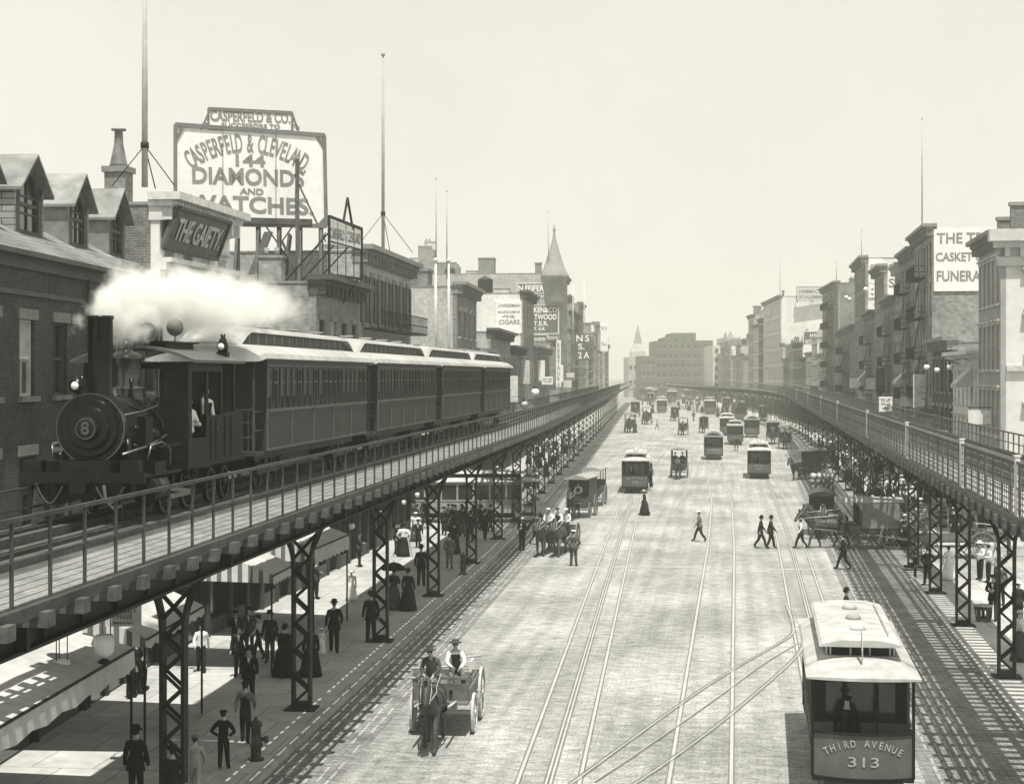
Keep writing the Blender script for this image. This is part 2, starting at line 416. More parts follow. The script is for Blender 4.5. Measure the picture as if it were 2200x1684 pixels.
def curve_pts(ctrl, n=10):
    """Catmull-Rom through ctrl"""
    out = []; c = [ctrl[0]*2-ctrl[1]] + ctrl + [ctrl[-1]*2-ctrl[-2]]
    for i in range(1, len(c)-2):
        for k in range(n):
            t = k/n; a,b,c_,d = c[i-1],c[i],c[i+1],c[i+2]
            out.append(.5*((2*b)+(c_-a)*t+(2*a-5*b+4*c_-d)*t*t+(3*b-a-3*c_+d)*t**3))
    return out + [ctrl[-1]]
X1 = curve_pts([G(x,y) for x,y in ((1690,1300),(1704,1345),(1690,1372),(1579,1436),(1466,1510),(1259,1660),(1180,1720))])
X2 = curve_pts([G(x,y) for x,y in ((1728,1370),(1709,1412),(1583,1524),(1458,1620),(1340,1700))])
X3 = curve_pts([G(x,y) for x,y in ((1716,1382),(1640,1428),(1525,1512),(1370,1620),(1280,1680))])
m1, m2 = MB(), MB()
xr = MB()
for c in (X1, X2): strip(xr, c, .05, .016); strip(m2, offset_line(c,.06), .05, .014); strip(m2, offset_line(c,-.06), .03, .014)
tag(xr.build('crossover_track', mat('dull_street_rail', .38, .6, .2, 4)), kind='structure'); strip(m1, offset_line(X3,.05), .03, .016); strip(m2, X3, .05, .0145)
tag(m1.build('street_track', rail_m), kind='structure'); tag(m2.build('track_groove', slot_m), kind='structure')
# crosswalk lines of pale bridge stones
mb = MB()
for (xa,xb,y) in ((1150,1300,1167),(1320,1510,1217),(1640,1775,1222),(1215,1290,1218),(1120,1255,1215),(1230,1330,1110)):
    mb.add([G(xa,y+1,.01),G(xb,y+1,.01),G(xb,y-.4,.01),G(xa,y-.4,.01)], [(0,1,2,3)])
tag(mb.build('crossing_stones', mat('bridge_stone', .44, .8, .2, 4)), kind='structure')
# ------------------------------------------------------------------ the two elevated railways
def frames(path, step):
    """points every step metres along the path with its unit direction and right-hand normal"""
    out = []; carry = 0
    for a, b in zip(path, path[1:]):
        d = b-a; L_ = d.length; d.normalize(); t = carry
        while t < L_:
            out.append((a+d*t, d.copy(), Vector((d.y,-d.x,0)))); t += step
        carry = t-L_
    return out
pathL = [V3(CL(y), y) for y in (6, 85)] + [V3(CL(y), y) for y in (92,100,300,560)]
pathR = [V3(CR(y), y) for y in (14, 205)] + [V3(*p) for p in ((39.6,224),(43.2,250),(46.6,280),(49.5,315),(51.3,345),(51.6,372),(51.0,392),(50.2,412),(49.6,440),(50,480),(51,540))]
def elevated(label, path, side, track_off, rail_side_off, posts_pale, mesh_rail, colY):
    """side=+1: the street lies on the right of the path"""
    root = empty('elevated_railway', label, 'elevated railway', (path[0].x, path[0].y, 0))
    s = side
    def line(off, z, w, h, name, m, mb=None, far=None):
        own = mb is None; mb = mb or MB()
        pts = offset_line(path, off)
        for i in range(len(pts)-1):
            a, b = pts[i]+Vector((0,0,z)), pts[i+1]+Vector((0,0,z))
            mb.bar(a, b, w, h)
        if own: return wpart(mb, name, m, root)
        return mb
    for off in (s*1.05, -s*1.25):          # longitudinal girders: top and bottom flange, web, stiffeners
        g = MB(); line(off, 6.13, .32, .05, '', None, g); line(off, 5.42, .32, .05, '', None, g); line(off, 5.775, .03, .64, '', None, g)
        for (p, d, n) in frames(path, 1.6):
            if p.y > 220: break
            q = p+n*off; g.bar(q+n*.06+Vector((0,0,5.47)), q+n*.06+Vector((0,0,6.08)), .06, .05); g.bar(q-n*.06+Vector((0,0,5.47)), q-n*.06+Vector((0,0,6.08)), .06, .05)
        wpart(g, 'girder', iron, root)
    t = MB(); k = 0
    for (p, d, n) in frames(path, 1.27/2):  # every second tie is long and carries the walkway
        k += 1
        if p.y > 300: break
        lo = k % 2 == 0
        a = p+n*s*(2.55 if lo else 1.35); b = p-n*s*1.7
        w_, h_ = (.26, .2) if lo else (.2, .19)
        t.bar(a+Vector((0,0,6.27)), b+Vector((0,0,6.27)), w_, h_)
    tie = wpart(t, 'ties', wood_dark, root)
    r = MB()
    for off in (-.72, .72): line(s*track_off+off, 6.51, .07, .12, '', None, r)
    wpart(r, 'running_rails', iron2, root)
    gt = MB()
    for off in (-1.05, 1.05, -.42, .42): line(s*track_off+off, 6.47, .17, .16, '', None, gt)
    wpart(gt, 'guard_timbers', wood_dark, root)
    wk = MB()
    for i in range(5): line(s*(.98+.27*i), 6.43, .235 if side > 0 else .2, .05, '', None, wk)
    wpart(wk, 'walkway', wood_pale if side > 0 else mat('paler_plank', .4, .9, .3, 8), root)  # planks paler on the right railway
    if side > 0:
        wk = MB(); line(.6, 6.39, .42, .04, '', None, wk); wpart(wk, 'added_gap_boards', wood_dark, root)  # boards added to stop sun striping the pavement through the gap
    if side < 0:                            # second walkway beyond the track
        wk = MB()
        for i in range(3): line(-s*(1.35+.26*i), 6.43, .2, .05, '', None, wk)
        wpart(wk, 'walkway', wood_pale, root)
    # railings
    for which, ro in (('near', s*2.28), ('far', -s*1.8)):
        rl = MB(); hh = 7.58
        if which == 'far': hh = 7.25
        line(ro, hh, .06, .055, '', None, rl); line(ro, (hh+6.45)/2+.03, .035, .035, '', None, rl)
        if which == 'near': line(ro+s*.1, 6.4, .1, .16, '', None, rl)
        if mesh_rail and which == 'near':
            for zz in (6.62, 6.76, 6.9, 7.2, 7.36): line(ro, zz, .016, .016, '', None, rl)
            for (p, d, n) in frames(path, .27):
                if p.y > 150: break
                q = p+n*ro; rl.bar(q+Vector((0,0,6.5)), q+Vector((0,0,7.56)), .016)
        pm = rl; k = 0
        for (p, d, n) in frames(path, 1.27):
            k += 1
            if p.y > 330: break
            q = p+n*ro; wd = .05
            if p.y < 150: wd = .045
            pm.bar(q+Vector((0,0,6.4)), q+Vector((0,0,hh)), wd)
        wpart(pm, 'railing', iron2 if side > 0 else mat('pale_grey_iron', .13, .7, .3, 4), root)  # railing iron paler on the right railway
        if posts_pale and which == 'near':
            for yy in (34.5, 43.6, 59, 79, 106, 131, 160, 200):
                pm = MB(); q = Vector((CR(yy), yy, 0))
                n = Vector((1, -.142, 0)).normalized(); q = q + n*ro
                pm.box(q.x-.05, q.x+.05, q.y-.05, q.y+.05, 6.35, 7.7); pm.box(q.x-.07, q.x+.07, q.y-.07, q.y+.07, 7.7, 7.73)
                wpart(pm, 'pale_post', offwhite, root)
    # columns: two channels laced face to face, flaring into curved brackets under the girders
    c = MB(); hw = .2
    for sx in (-1, 1):
        arc = [(hw+.03, .12), (hw+.03, 4.0), (hw+.05,4.35), (hw+.14,4.75), (hw+.32,5.1), (hw+.6,5.32), (hw+.85,5.4)]
        for (a0, z0), (a1, z1) in zip(arc, arc[1:]):
            c.bar((sx*a0, 0, z0), (sx*a1, 0, z1), .075, .3, up=(0,1,0))
        c.bar((sx*(hw-.0), 0, 4.3), (sx*(hw+.45), 0, 5.36), .1, .05, up=(0,1,0)); 
        c.bar((-sx*hw, 0, 4.35), (sx*(hw+.55), 0, 5.36), .09, .04, up=(0,1,0))
    z = .35; sg = 1
    while z < 4.25:
        for yy in (-.135, .135): c.bar((-sg*hw, yy, z), (sg*hw, yy, z+.36), .075, .02, up=(0,1,0))
        z += .36; sg = -sg
    c.box(-hw-.06, hw+.06, -.17, .17, .15, .36); c.box(-.42, .42, -.36, .36, .13, .2)
    c.bar((-1.45,0,5.62), (1.25,0,5.62), .12, .38)
    col0 = None; k = 0
    for y in colY:
        fn = CL if side > 0 else CR
        if y > 205 and side < 0:
            fr = min(frames(path, 1.0), key=lambda f: abs((f[0]-path[0]).length-(y-14)*1.01)); p = fr[0]; rz = math.atan2(fr[1].y, fr[1].x)-pi/2
        else:
            p = Vector((fn(y), y, 0)); rz = -math.atan(.1067 if (side > 0 and y < 90) else (.0836 if side > 0 else .142))
        if col0 is None: o = c.build('column', iron, root); col0 = o
        else: o = instance(col0, 'column', root)
        o.location = p - root.location; o.rotation_euler = (0,0,rz)
        if side < 0: o.scale = (-1,1,1)
        k += 1
    return root
colL = [12.5, 24.2] + [34.9, 46.4, 58.2, 70.1, 82.3] + [82.3+12.1*i for i in range(1, 28)]
colR = [22, 32, 41.6] + [51.3, 61.8, 71, 80.7] + [80.7+10.6*i for i in range(1, 34)]
elL = elevated('single track iron elevated railway over the left kerb, carrying the steam train', pathL, 1, -.75, 2.2, False, False, colL)
elR = elevated('empty elevated railway with mesh railing over the right kerb, curving across the far end', pathR, -1, -.75, 2.2, True, True, colR)
# ------------------------------------------------------------------ buildings
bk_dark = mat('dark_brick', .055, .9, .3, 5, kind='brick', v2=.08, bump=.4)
bk_mid = mat('red_brick', .17, .9, .3, 5, kind='brick', v2=.26, bump=.4)
bk_lite = mat('pale_brick', .33, .9, .25, 4, kind='brick', v2=.45, bump=.4)
bk_grey = mat('sooty_brick', .22, .9, .35, 3, kind='brick', v2=.3, bump=.4)
limew = mat('limewashed_wall', .66, .9, .15, 3)
cast = mat('painted_iron_front', .3, .7, .2, 3)
castw = mat('cream_iron_front', .52, .7, .2, 3)
darkp = mat('dark_paint_trim', .07, .6, .3, 4)
roofm = mat('tar_roof', .16, .95, .3, 2)
slate = mat('slate_roof', .2, .85, .35, 4, kind='plank', v2=.1, bscale=R(2.7))
clap = mat('clapboard', .3, .8, .2, 4, kind='clap', v2=.08, bump=.6)
tin = mat('sheet_metal', .23, .55, .35, 2.2, metal=.3, bump=.6)
blind = mat('drawn_blind', .45, .9, .1, 3)
canvas = mat('awning_canvas', .48, .95, .15, 3)
stripec = mat('striped_canvas', .66, .95, .12, 3, kind='stripe', v2=.16)
def striped():
    m = MATS['striped_canvas']; n = m.node_tree; br = [q for q in n.nodes if q.type == 'TEX_BRICK'][0]
    br.inputs['Mortar Size'].default_value = .065; br.inputs['Brick Width'].default_value = .3; br.inputs['Mortar Smooth'].default_value = 0; br.inputs['Row Height'].default_value = 60
striped()
def basis(p0, p1, side):
    p0 = Vector((p0[0], p0[1], 0)); p1 = Vector((p1[0], p1[1], 0)); u = (p1-p0); L_ = u.length; u.normalize()
    v = Vector((-u.y, u.x, 0)) if side == 'L' else Vector((u.y, -u.x, 0))
    M = Matrix(((u.x, v.x, 0, p0.x), (u.y, v.y, 0, p0.y), (0,0,1,0), (0,0,0,1))); return M, L_
WIN = {}
def window_mesh(w, h, style):
    key = (round(w,2), round(h,2), style)
    if key in WIN: return WIN[key]
    mb = MB()
    mb.box(-w/2, w/2, .2, .24, 0, h)
    mb.mi = 1; t = .07
    mb.box(-w/2, -w/2+t, .1, .2, 0, h); mb.box(w/2-t, w/2, .1, .2, 0, h); mb.box(-w/2+t, w/2-t, .1, .2, h-t, h); mb.box(-w/2+t, w/2-t, .1, .2, 0, t)
    mb.box(-w/2+t, w/2-t, .12, .2, h/2-.04, h/2+.04); mb.box(-.02, .02, .14, .2, t, h/2-.04); mb.box(-.02, .02, .14, .2, h/2+.04, h-t)
    mb.mi = 2
    mb.box(-w/2-.12, w/2+.12, -.12, .3, -.14, -.002)
    if style in (0, 2, 4): mb.box(-w/2-.14, w/2+.14, -.06, .3, h+.002, h+.26)
    if style in (1, 5): mb.box(-w/2-.2, w/2+.2, -.16, .3, h+.18, h+.3); mb.box(-w/2-.12, w/2+.12, -.07, .3, h+.002, h+.18)
    if style in (2, 3, 5): mb.mi = 3; mb.box(-w/2+t, w/2-t, .16, .19, h*(.45 if style == 2 else .7), h-t)
    if style == 4:
        mb.mi = 4
        for s in (-1, 1): mb.box(s*w/2, s*(w/2+.42), -.08, -.02, 0, h)
    o = mb.build('window', [glass, darkp if style in (0,4,6) else offwhite, stone if style in (0,2,4) else pale_stone, blind, darkp]); me = o.data; bpy.data.objects.remove(o)
    WIN[key] = me; return me
def building(label, p0, p1, h, side='L', depth=14, front=bk_mid, sidem=None, floors=4, bays=3, g=4.0, style=0, cornice='bracket', cmat=None, win=(.95,1.95), shop=True, top=0, shopm=None, escape=False, chimneys=(), cat='building', roof=True, name='brick_building', parapet=.0, group=None, shutters_row=None, ret_core=False):
    M, L_ = basis(p0, p1, side)
    root = empty(name, label, cat, group=group); root.matrix_basis = M
    sidem = sidem or bk_grey; cmat = cmat or stone
    mb = MB(); rh = h - (.9 if cornice else .4)
    mb.mi = 1; mb.box(0, L_, .3, depth, 0, rh)
    mb.mi = 0
    fh = (rh-.25-g)/max(floors-1, 1); ww, wh = win; wh = min(wh, fh*.68); bw_ = L_/bays; ww = min(ww, bw_*.62)
    z = g; rows = []
    mb.box(0, L_, 0, .3, g-.35, g+.0) if floors > 1 else None
    for f in range(floors-1):
        zb = g + f*fh; s0 = zb + fh*.22
        mb.box(0, L_, 0, .3, zb, s0)
        mb.box(0, L_, 0, .3, s0+wh, zb+fh)
        for i in range(bays+1):
            x0 = 0 if i == 0 else (i-.5)*bw_+ww/2; x1 = L_ if i == bays else (i+.5)*bw_-ww/2
            mb.box(x0, x1, 0, .3, s0, s0+wh)
        rows.append(s0)
    mb.box(0, L_, 0, .3, g+(floors-1)*fh, rh)
    mb.build('wall', [front, sidem], root)
    rr = random.Random(int(p0[1]*10))
    for f, s0 in enumerate(rows):
        for i in range(bays):
            st = style
            if style in (0,) and rr.random() < .35: st = 2
            if style == 1 and rr.random() < .4: st = 5
            if shutters_row is not None and f in shutters_row: st = 4
            o = bpy.data.objects.new('window', window_mesh(ww, wh, st)); COL.objects.link(o); o.parent = root; o.location = ((i+.5)*bw_, 0, s0)
    # ground floor: shop fronts between posts
    if shop:
        sm = shopm or darkp
        fa = MB(); fa.box(.05, L_-.05, -.12, .0, g-.95, g-.35); fa.box(0, L_, -.28, .0, g-.35, g-.22); fa.build('shop_fascia', sm, root)
        n = max(2, round(L_/2.4)); pme = None
        for i in range(n+1):
            x = min(max(i*L_/n, .12), L_-.12)
            if pme is None: ps = MB(); ps.box(-.1, .1, -.06, .26, .15, g-.95); o = ps.build('shop_post', sm if sm != darkp else iron2, root); pme = o
            else: o = instance(pme, 'shop_post', root)
            o.location = (x, 0, 0)
        for i in range(0, n, 2):
            ps = MB(); ps.box(i*L_/n+.2, (i+1)*L_/n-.2, .0, .22, .15, .7); ps.build('stall_board', sm, root)
        gl = MB(); gl.box(.1, L_-.1, .26, .29, .15, g-.95); gl.build('shop_window', glass, root)
    if cornice:
        cm = MB(); pj = .75 if cornice == 'bracket' else .4
        cm.box(-.05, L_+.05, -.1, .35, rh, rh+.45); cm.box(-.12, L_+.12, -pj*.6, .35, rh+.45, rh+.65); cm.box(-.2, L_+.2, -pj, .35, rh+.65, h)
        if cornice == 'bracket':
            n = max(3, int(L_/.9)); 
            for i in range(n+1):
                x = min(max(i*L_/n, .1), L_-.1); cm.box(x-.09, x+.09, -pj*.55, -.1, rh+.02, rh+.45)
            nd = int(L_/.3)
            for i in range(nd): cm.box(i*L_/nd+.05, i*L_/nd+.2, -pj*.6-.1, -pj*.6, rh+.5, rh+.6)
        cm.build('cornice', cmat, root)
    if roof:
        rm = MB(); rm.box(.2, L_-.2, .35, depth-.2, rh, rh+.06); rm.build('roof', roofm, root)
        for xa in (0, L_-.22):
            pm = MB(); pm.box(xa, xa+.22, .36, depth, rh, rh+.5+parapet); pm.mi = 1; pm.box(xa-.04, xa+.26, .36, depth, rh+.5+parapet, rh+.6+parapet); pm.build('parapet', [sidem, stone], root)
        q = random.Random(int(p0[1]*7+h)); 
        for k in range(q.choice((1,2,3))):      # roof clutter: stacks, hatches, tanks
            a = q.uniform(.3, max(.5, L_-2.2)); b = q.uniform(1.5, depth-3); t = q.random(); cm = MB()
            if t < .55: ch_ = q.uniform(1.0,2.0); cm.box(a, a+.7, b, b+1.1, rh+.06, rh+ch_); cm.box(a-.06, a+.76, b-.06, b+1.16, rh+ch_, rh+ch_+.12); [cm.cyl((a+.35,b+.3+.5*j,rh+ch_+.12),(a+.35,b+.3+.5*j,rh+ch_+.5),.12,8) for j in (0,1)]; cm.build('chimney', sidem, root)
            elif t < .8: cm.box(a, a+1.8, b, b+1.8, rh+.06, rh+1.5); cm.box(a-.1, a+1.9, b-.1, b+1.9, rh+1.5, rh+1.6); cm.build('roof_hatch', castw, root)
            else:
                cm.lathe([(.9,rh+1.0),(.9,rh+2.6),(.95,rh+2.62),(.05,rh+3.2)], (a+.9,b+.9,0), n=12)
                for sx in (.4,1.4): [cm.bar((a+sx,b+sy,rh+.06),(a+sx,b+sy,rh+1.0),.12) for sy in (.4,1.4)]
                cm.build('water_tank', wood_dark, root)
    for (a, b, cw, cdp, ch) in chimneys:
        cm = MB(); cm.box(a, a+cw, b, b+cdp, rh+.07, rh+ch); cm.mi = 1; cm.box(a-.08, a+cw+.08, b-.08, b+cdp+.08, rh+ch, rh+ch+.2); cm.build('chimney', [bk_mid, stone], root)
    if escape:
        x0, x1 = L_*.25, L_*.75
        for s0 in rows:
            e = MB(); e.box(x0, x1, -1.0, -.1, s0-.35, s0-.3)
            for zz in (s0-.3+.45, s0-.3+.9):
                e.bar((x0,-1,zz),(x1,-1,zz),.04); e.bar((x0,-1,zz),(x0,-.1,zz),.04); e.bar((x1,-1,zz),(x1,-.1,zz),.04)
            k = x0
            while k <= x1: e.bar((k,-1,s0-.3),(k,-1,s0+.6),.03); k += .22
            e.bar((x0+.3,-.55,s0-.3),(x1-.3,-.55,s0-.3-fh+.0),.05,.3)
            e.build('fire_escape_balcony', iron, root)
    root['len'] = L_
    return root, M, L_
bcount = []
BT = {}
def Lb(label, y0, y1, h, **k):
    return building(label, (FL(y0), y0), (FL(y1), y1), h, 'L', **k)
def Rb(label, y0, y1, h, **k):
    k.setdefault('win', (1.15, 2.35)); k['bays'] = max(2, int(k.get('bays', 3)*1.35))
    return building(label, (FR(y0), y0), (FR(y1), y1), h, 'R', **k)
# --- two low dark brick houses with dormers (eaves 12.4 m), fronts X=-14.03+.048Y
def dormer_house(label, y0, y1, dormers, wins, sides):
    fx = lambda y: -14.03+.048*y
    M, L_ = basis((fx(y0), y0), (fx(y1), y1), 'L')
    root = empty('brick_house', label, 'house'); root.matrix_basis = M
    eav = 12.3; mb = MB(); mb.box(0, L_, .3, 11, 0, eav-.3)
    ww, wh = 1.12, 1.9; rows = [5.5, 8.87]
    zs = 4.2
    mb.mi = 0
    xs = [w-y0 for w in wins]
    prev = zs
    for s0 in rows:
        mb.box(0, L_, 0, .3, prev, s0)
        edges = [0]+[e for x in xs for e in (x-ww/2, x+ww/2)]+[L_]
        for a, b in zip(edges[::2], edges[1::2]):
            if b > a: mb.box(a, b, 0, .3, s0, s0+wh)
        prev = s0+wh
    mb.box(0, L_, 0, .3, prev, eav-.3)
    mb.build('wall', [bk_dark], root)
    for s0 in rows:
        for i, x in enumerate(xs):
            o = bpy.data.objects.new('window', window_mesh(ww, wh, 2 if (i == 4 and s0 > 8) else 0)); COL.objects.link(o); o.parent = root; o.location = (x, 0, s0)
    c = MB(); c.box(-.0, L_, -.12, .3, eav-.3, eav-.02); c.box(0, L_, -.42, .3, eav-.02, eav+.1); c.box(0, L_, -.09, -.002, eav-.95, eav-.83); c.build('cornice', darkp, root)
    # pitched roof
    r = MB(); pk, pz = 6.5, eav+3.9
    r.prism([(-.4,eav+.1),(pk,pz),(11.3,eav+.5),(11.3,eav+.3),(pk,pz-.25),(-.4+.15,eav-.0+.1)], 0, L_, 'yz')
    r.M = Matrix.Identity(4); rr_ = r.build('roof', slate, root)
    if sides:
        s_ = MB(); s_.prism([(.3,eav-.3),(pk,pz-.2),(11,eav-.3)], L_-.3, L_-.02, 'yz'); s_.build('gable_wall', bk_mid, root)
    fm = MB(); fm.box(0, L_, -.1, 0, 3.2, 3.9); fm.box(0, L_, -.3, 0, 3.9, 4.2); fm.build('shop_fascia', darkp, root)
    gl = MB(); gl.box(.1, L_-.1, .05, .1, .15, 3.2); gl.build('shop_window', glass, root)
    ps = MB(); n = 4
    for i in range(n+1): x = min(max(i*L_/n,.1),L_-.1); ps.box(x-.08, x+.08, -.06, .05, .15, 3.2)
    ps.build('shop_posts', iron2, root)
    for (dy, dw, mt) in dormers:
        x0 = dy-y0; x1 = x0+dw; f = .85; zb = eav+.1+(f+.4)/(6.9)*3.8; zt = 14.35; pkz = 15.2
        d = MB(); d.mi = 1
        bk = lambda z_: (z_-(eav+.1))/3.8*6.9-.4
        # cheeks
        for xa, xb in ((x0, x0+.12), (x1-.12, x1)):
            d.prism([(f,zb-.15),(f,zt),(bk(zt)+.2,zt)], xa, xb, 'yz')
        d.mi = 0
        # front: jambs, arched head, dark window
        d.box(x0+.12, x0+.42, f, f+.15, zb-.15, zt); d.box(x1-.42, x1-.12, f, f+.15, zb-.15, zt); d.box(x0+.42, x1-.42, f, f+.15, zb-.15, zb+.1)
        cx = (x0+x1)/2; hw_ = (dw-.84)/2; az = zt-.35
        arch = [(x0+.42, az)]+[(cx-hw_*cos(pi*k/8), az+hw_*.95*sin(pi*k/8)) for k in range(1, 8)]+[(x1-.42, az)]
        top = arch+[(x1-.42, zt),(x1-.02, zt),(cx, pkz-.12),(x0+.02, zt),(x0+.42, zt)]
        d.prism([(x0+.42,az)]+arch[1:-1]+[(x1-.42,az),(x1-.42,az+.001),(x1-.05,zt),(cx,pkz-.12),(x0+.05,zt)], f, f+.15, 'xz')
        dd = d.build('dormer', [wood_dark, mt], root)
        g_ = MB(); g_.box(x0+.42, x1-.42, f+.09, f+.13, zb+.1, az+hw_*.9); g_.mi = 1
        g_.box(cx-.02, cx+.02, f+.05, f+.09, zb+.1, az+hw_*.8)
        for zz in (zb+.55, zb+1.0): g_.box(x0+.42, x1-.42, f+.05, f+.088, zz-.02, zz+.02)
        g_.box(x0+.42, x1-.42, f+.04, f+.086, zb+.78-.05, zb+.78+.05)
        g_.build('window', [glass, darkp], dd)
        rf = MB(); ov = .16
        for s in (-1, 1):
            xe = x0-ov if s < 0 else x1+ov
            rf.add([(xe,f-.25,zt-.12),(cx,f-.25,pkz+.03),(cx,bk(pkz)+.3,pkz+.03),(xe,bk(zt)+.3,zt-.12),
                    (xe,f-.25,zt-.2),(cx,f-.25,pkz-.05),(cx,bk(pkz)+.3,pkz-.05),(xe,bk(zt)+.3,zt-.2)],
                   [(0,1,2,3),(4,5,6,7),(0,1,5,4),(1,2,6,5),(2,3,7,6),(3,0,4,7)])
        rf.build('dormer_roof', tin, dd)
    dp = MB(); dp.cyl((L_-.15,-.14,eav-.3),(L_-.15,-.14,.3),.055,8); dp.build('downpipe', darkp, root)
    return root
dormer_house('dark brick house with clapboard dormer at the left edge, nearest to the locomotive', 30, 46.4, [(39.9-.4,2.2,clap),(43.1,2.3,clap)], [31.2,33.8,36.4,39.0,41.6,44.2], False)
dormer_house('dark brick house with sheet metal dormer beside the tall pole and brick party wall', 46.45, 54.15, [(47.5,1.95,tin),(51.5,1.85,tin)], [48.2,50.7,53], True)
# --- the white fronted hall
ga, gM, gL = building('white fronted theatre with tilted name board behind the steam', (FL(54.2),54.2), (FL(61.7),61.7), 15.3, 'L', 13, front=limew, sidem=bk_mid, floors=4, bays=4, g=4.2, style=5, cmat=offwhite, name='theatre', chimneys=((3.3,2.4,.75,.75,2.0),))
cm = MB(); cm.lathe([(.33,0),(.3,.12),(.16,.8),(.14,1.25),(.26,1.27),(.26,1.33)], (3.67,2.77,16.6), 'z', 12); cm.build('chimney_vent', tin, ga)
cs = MB(); cs.box(0, gL, -.4, 0, 13.05, 13.2); cs.box(0, gL, -.22, 0, 12.8, 13.05); cs.build('string_course', offwhite, ga)
# name board
M, L_ = basis((FL(54.3)+.05,54.3), (FL(59.8)+.05,59.8), 'L'); u = Vector((M[0][0],M[1][0],0)); outv = Vector((-M[0][1],-M[1][1],0))
gs = empty('name_board', 'dark board lettered THE GAIETY leaning out from the white theatre front', 'sign', (M[0][3], M[1][3], 13.5))
o0 = Vector((M[0][3],M[1][3],13.5))
def gp(a, t): return o0 + u*a + outv*(.05+.5*t/1.3) + Vector((0,0,t))
mb = MB(); 
q = [gp(0,0), gp(L_,0), gp(L_,1.3), gp(0,1.3)]; n_ = outv.copy()
mb.add([*q, *[p-outv*.16 for p in q]], [(0,1,2,3),(4,5,6,7),(0,1,5,4),(1,2,6,5),(2,3,7,6),(3,0,4,7)]); wpart(mb, 'board', mat('sign_ground', .13, .8, .2, 4), gs)
mb = MB()
for a, b in ((q[0],q[1]),(q[1],q[2]),(q[2],q[3]),(q[3],q[0])): mb.bar(a+outv*.03, b+outv*.03, .14, .1)
wpart(mb, 'frame', darkp, gs)
t = flat_text('THE GAIETY.', 1.35, face_M(gp(L_/2,.65)+outv*.06, u, q[3]-q[0]), mat('faded_lettering', .42, .8, .1, 5), gs, bold=.02, fit=(L_*.86,.78)); t.location = -gs.location
# --- low building, corner building, shuttered building
Lb('low brick shop building beyond the theatre, behind the coach roofs', 61.75, 74.9, 10.2, floors=3, bays=5, g=4.0, front=bk_mid, sidem=bk_grey, style=0)
cb, cM, cL = Lb('corner building with broad brick side wall carrying the jeweller billboard', 75, 84.7, 13.9, depth=16, floors=3, bays=4, g=4.4, front=bk_mid, sidem=bk_grey, style=0, cmat=darkp, win=(1.1,2.4), name='corner_building', chimneys=((.3,4.6,1.2,2.0,3.6),(5.4,6,1.6,1.3,2.2)))
sb, sM, sL = Lb('building with heavy dentilled cornice and dark shutters above the coaches', 84.75, 100.4, 16.0, depth=16, floors=4, bays=7, g=4.2, front=mat('buff_brick',.3,.9,.2,4,kind='brick',v2=.4), sidem=bk_lite, style=1, cmat=stone, win=(.95,2.4), shutters_row=(2,), name='shuttered_building')
e = MB(); e.box(.6, sL-.6, -1.1, -.12, 11.7, 11.8)
for zz in (12.2, 12.7): e.bar((.6,-1.1,zz),(sL-.6,-1.1,zz),.05)
k = .6
while k < sL-.6: e.bar((k,-1.1,11.8),(k,-1.1,12.7),.03); k += .4
e.build('balcony', iron, sb)
# --- beyond the cross street, left
Lb('pale brick building with plain light side wall beyond the left side street', 124, 138, 16.3, depth=26, floors=4, bays=4, front=bk_mid, sidem=bk_lite, chimneys=((.3,2.2,2.6,1.6,1.7),(.4,14.5,2.4,1.6,1.2)), style=1)
Lb('narrow building with bracketed dark cornice beside the tall white poles', 150, 171, 13.6, floors=3, bays=5, front=bk_grey, sidem=bk_lite, cmat=darkp, style=1)
Lb('low shop building between pale side wall and dark bracketed cornice', 138.1, 149.9, 11.6, floors=3, bays=3, front=castw, sidem=bk_lite, style=1)
Lb('low dark shop building below the cigar wall sign', 171.1, 187.8, 12.4, floors=3, bays=4, front=bk_mid, cmat=darkp)
BT['cigar'] = Lb('building with painted cigar sign on its side wall and dark corner bay', 188, 205, 18.9, depth=14, floors=5, bays=4, front=bk_grey, sidem=limew, cmat=darkp)
Lb('lower store building with awning before the turreted block', 205.1, 236, 13.0, floors=4, bays=7, front=bk_mid, sidem=bk_grey)
Lb('second lower store building directly before the turreted block', 236.1, 261.8, 14.5, floors=4, bays=6, front=castw, style=1)
BT['turret'] = tb, tM, tL = Lb('large block with corner turret and big white lettered signs on its side wall', 262, 286, 25.6, depth=27, floors=7, bays=6, front=mat('tawny_brick',.24,.9,.2,2), sidem=bk_lite, name='turreted_building', chimneys=((2,3,1,1,2.2),(2,10.5,3,2.5,3),))
t = MB(); t.lathe([(1.5,-4.5),(1.9,-3.6),(1.9,-.2),(2.3,0),(2.3,.4),(1.75,1.3),(1.0,3.6),(.3,6.0),(.12,7.2),(.25,7.4),(.05,8.4)], (.9,.9,24.6), 'z', 12); t.build('turret', [mat('turret_slate',.26,.8,.2,3)], tb)
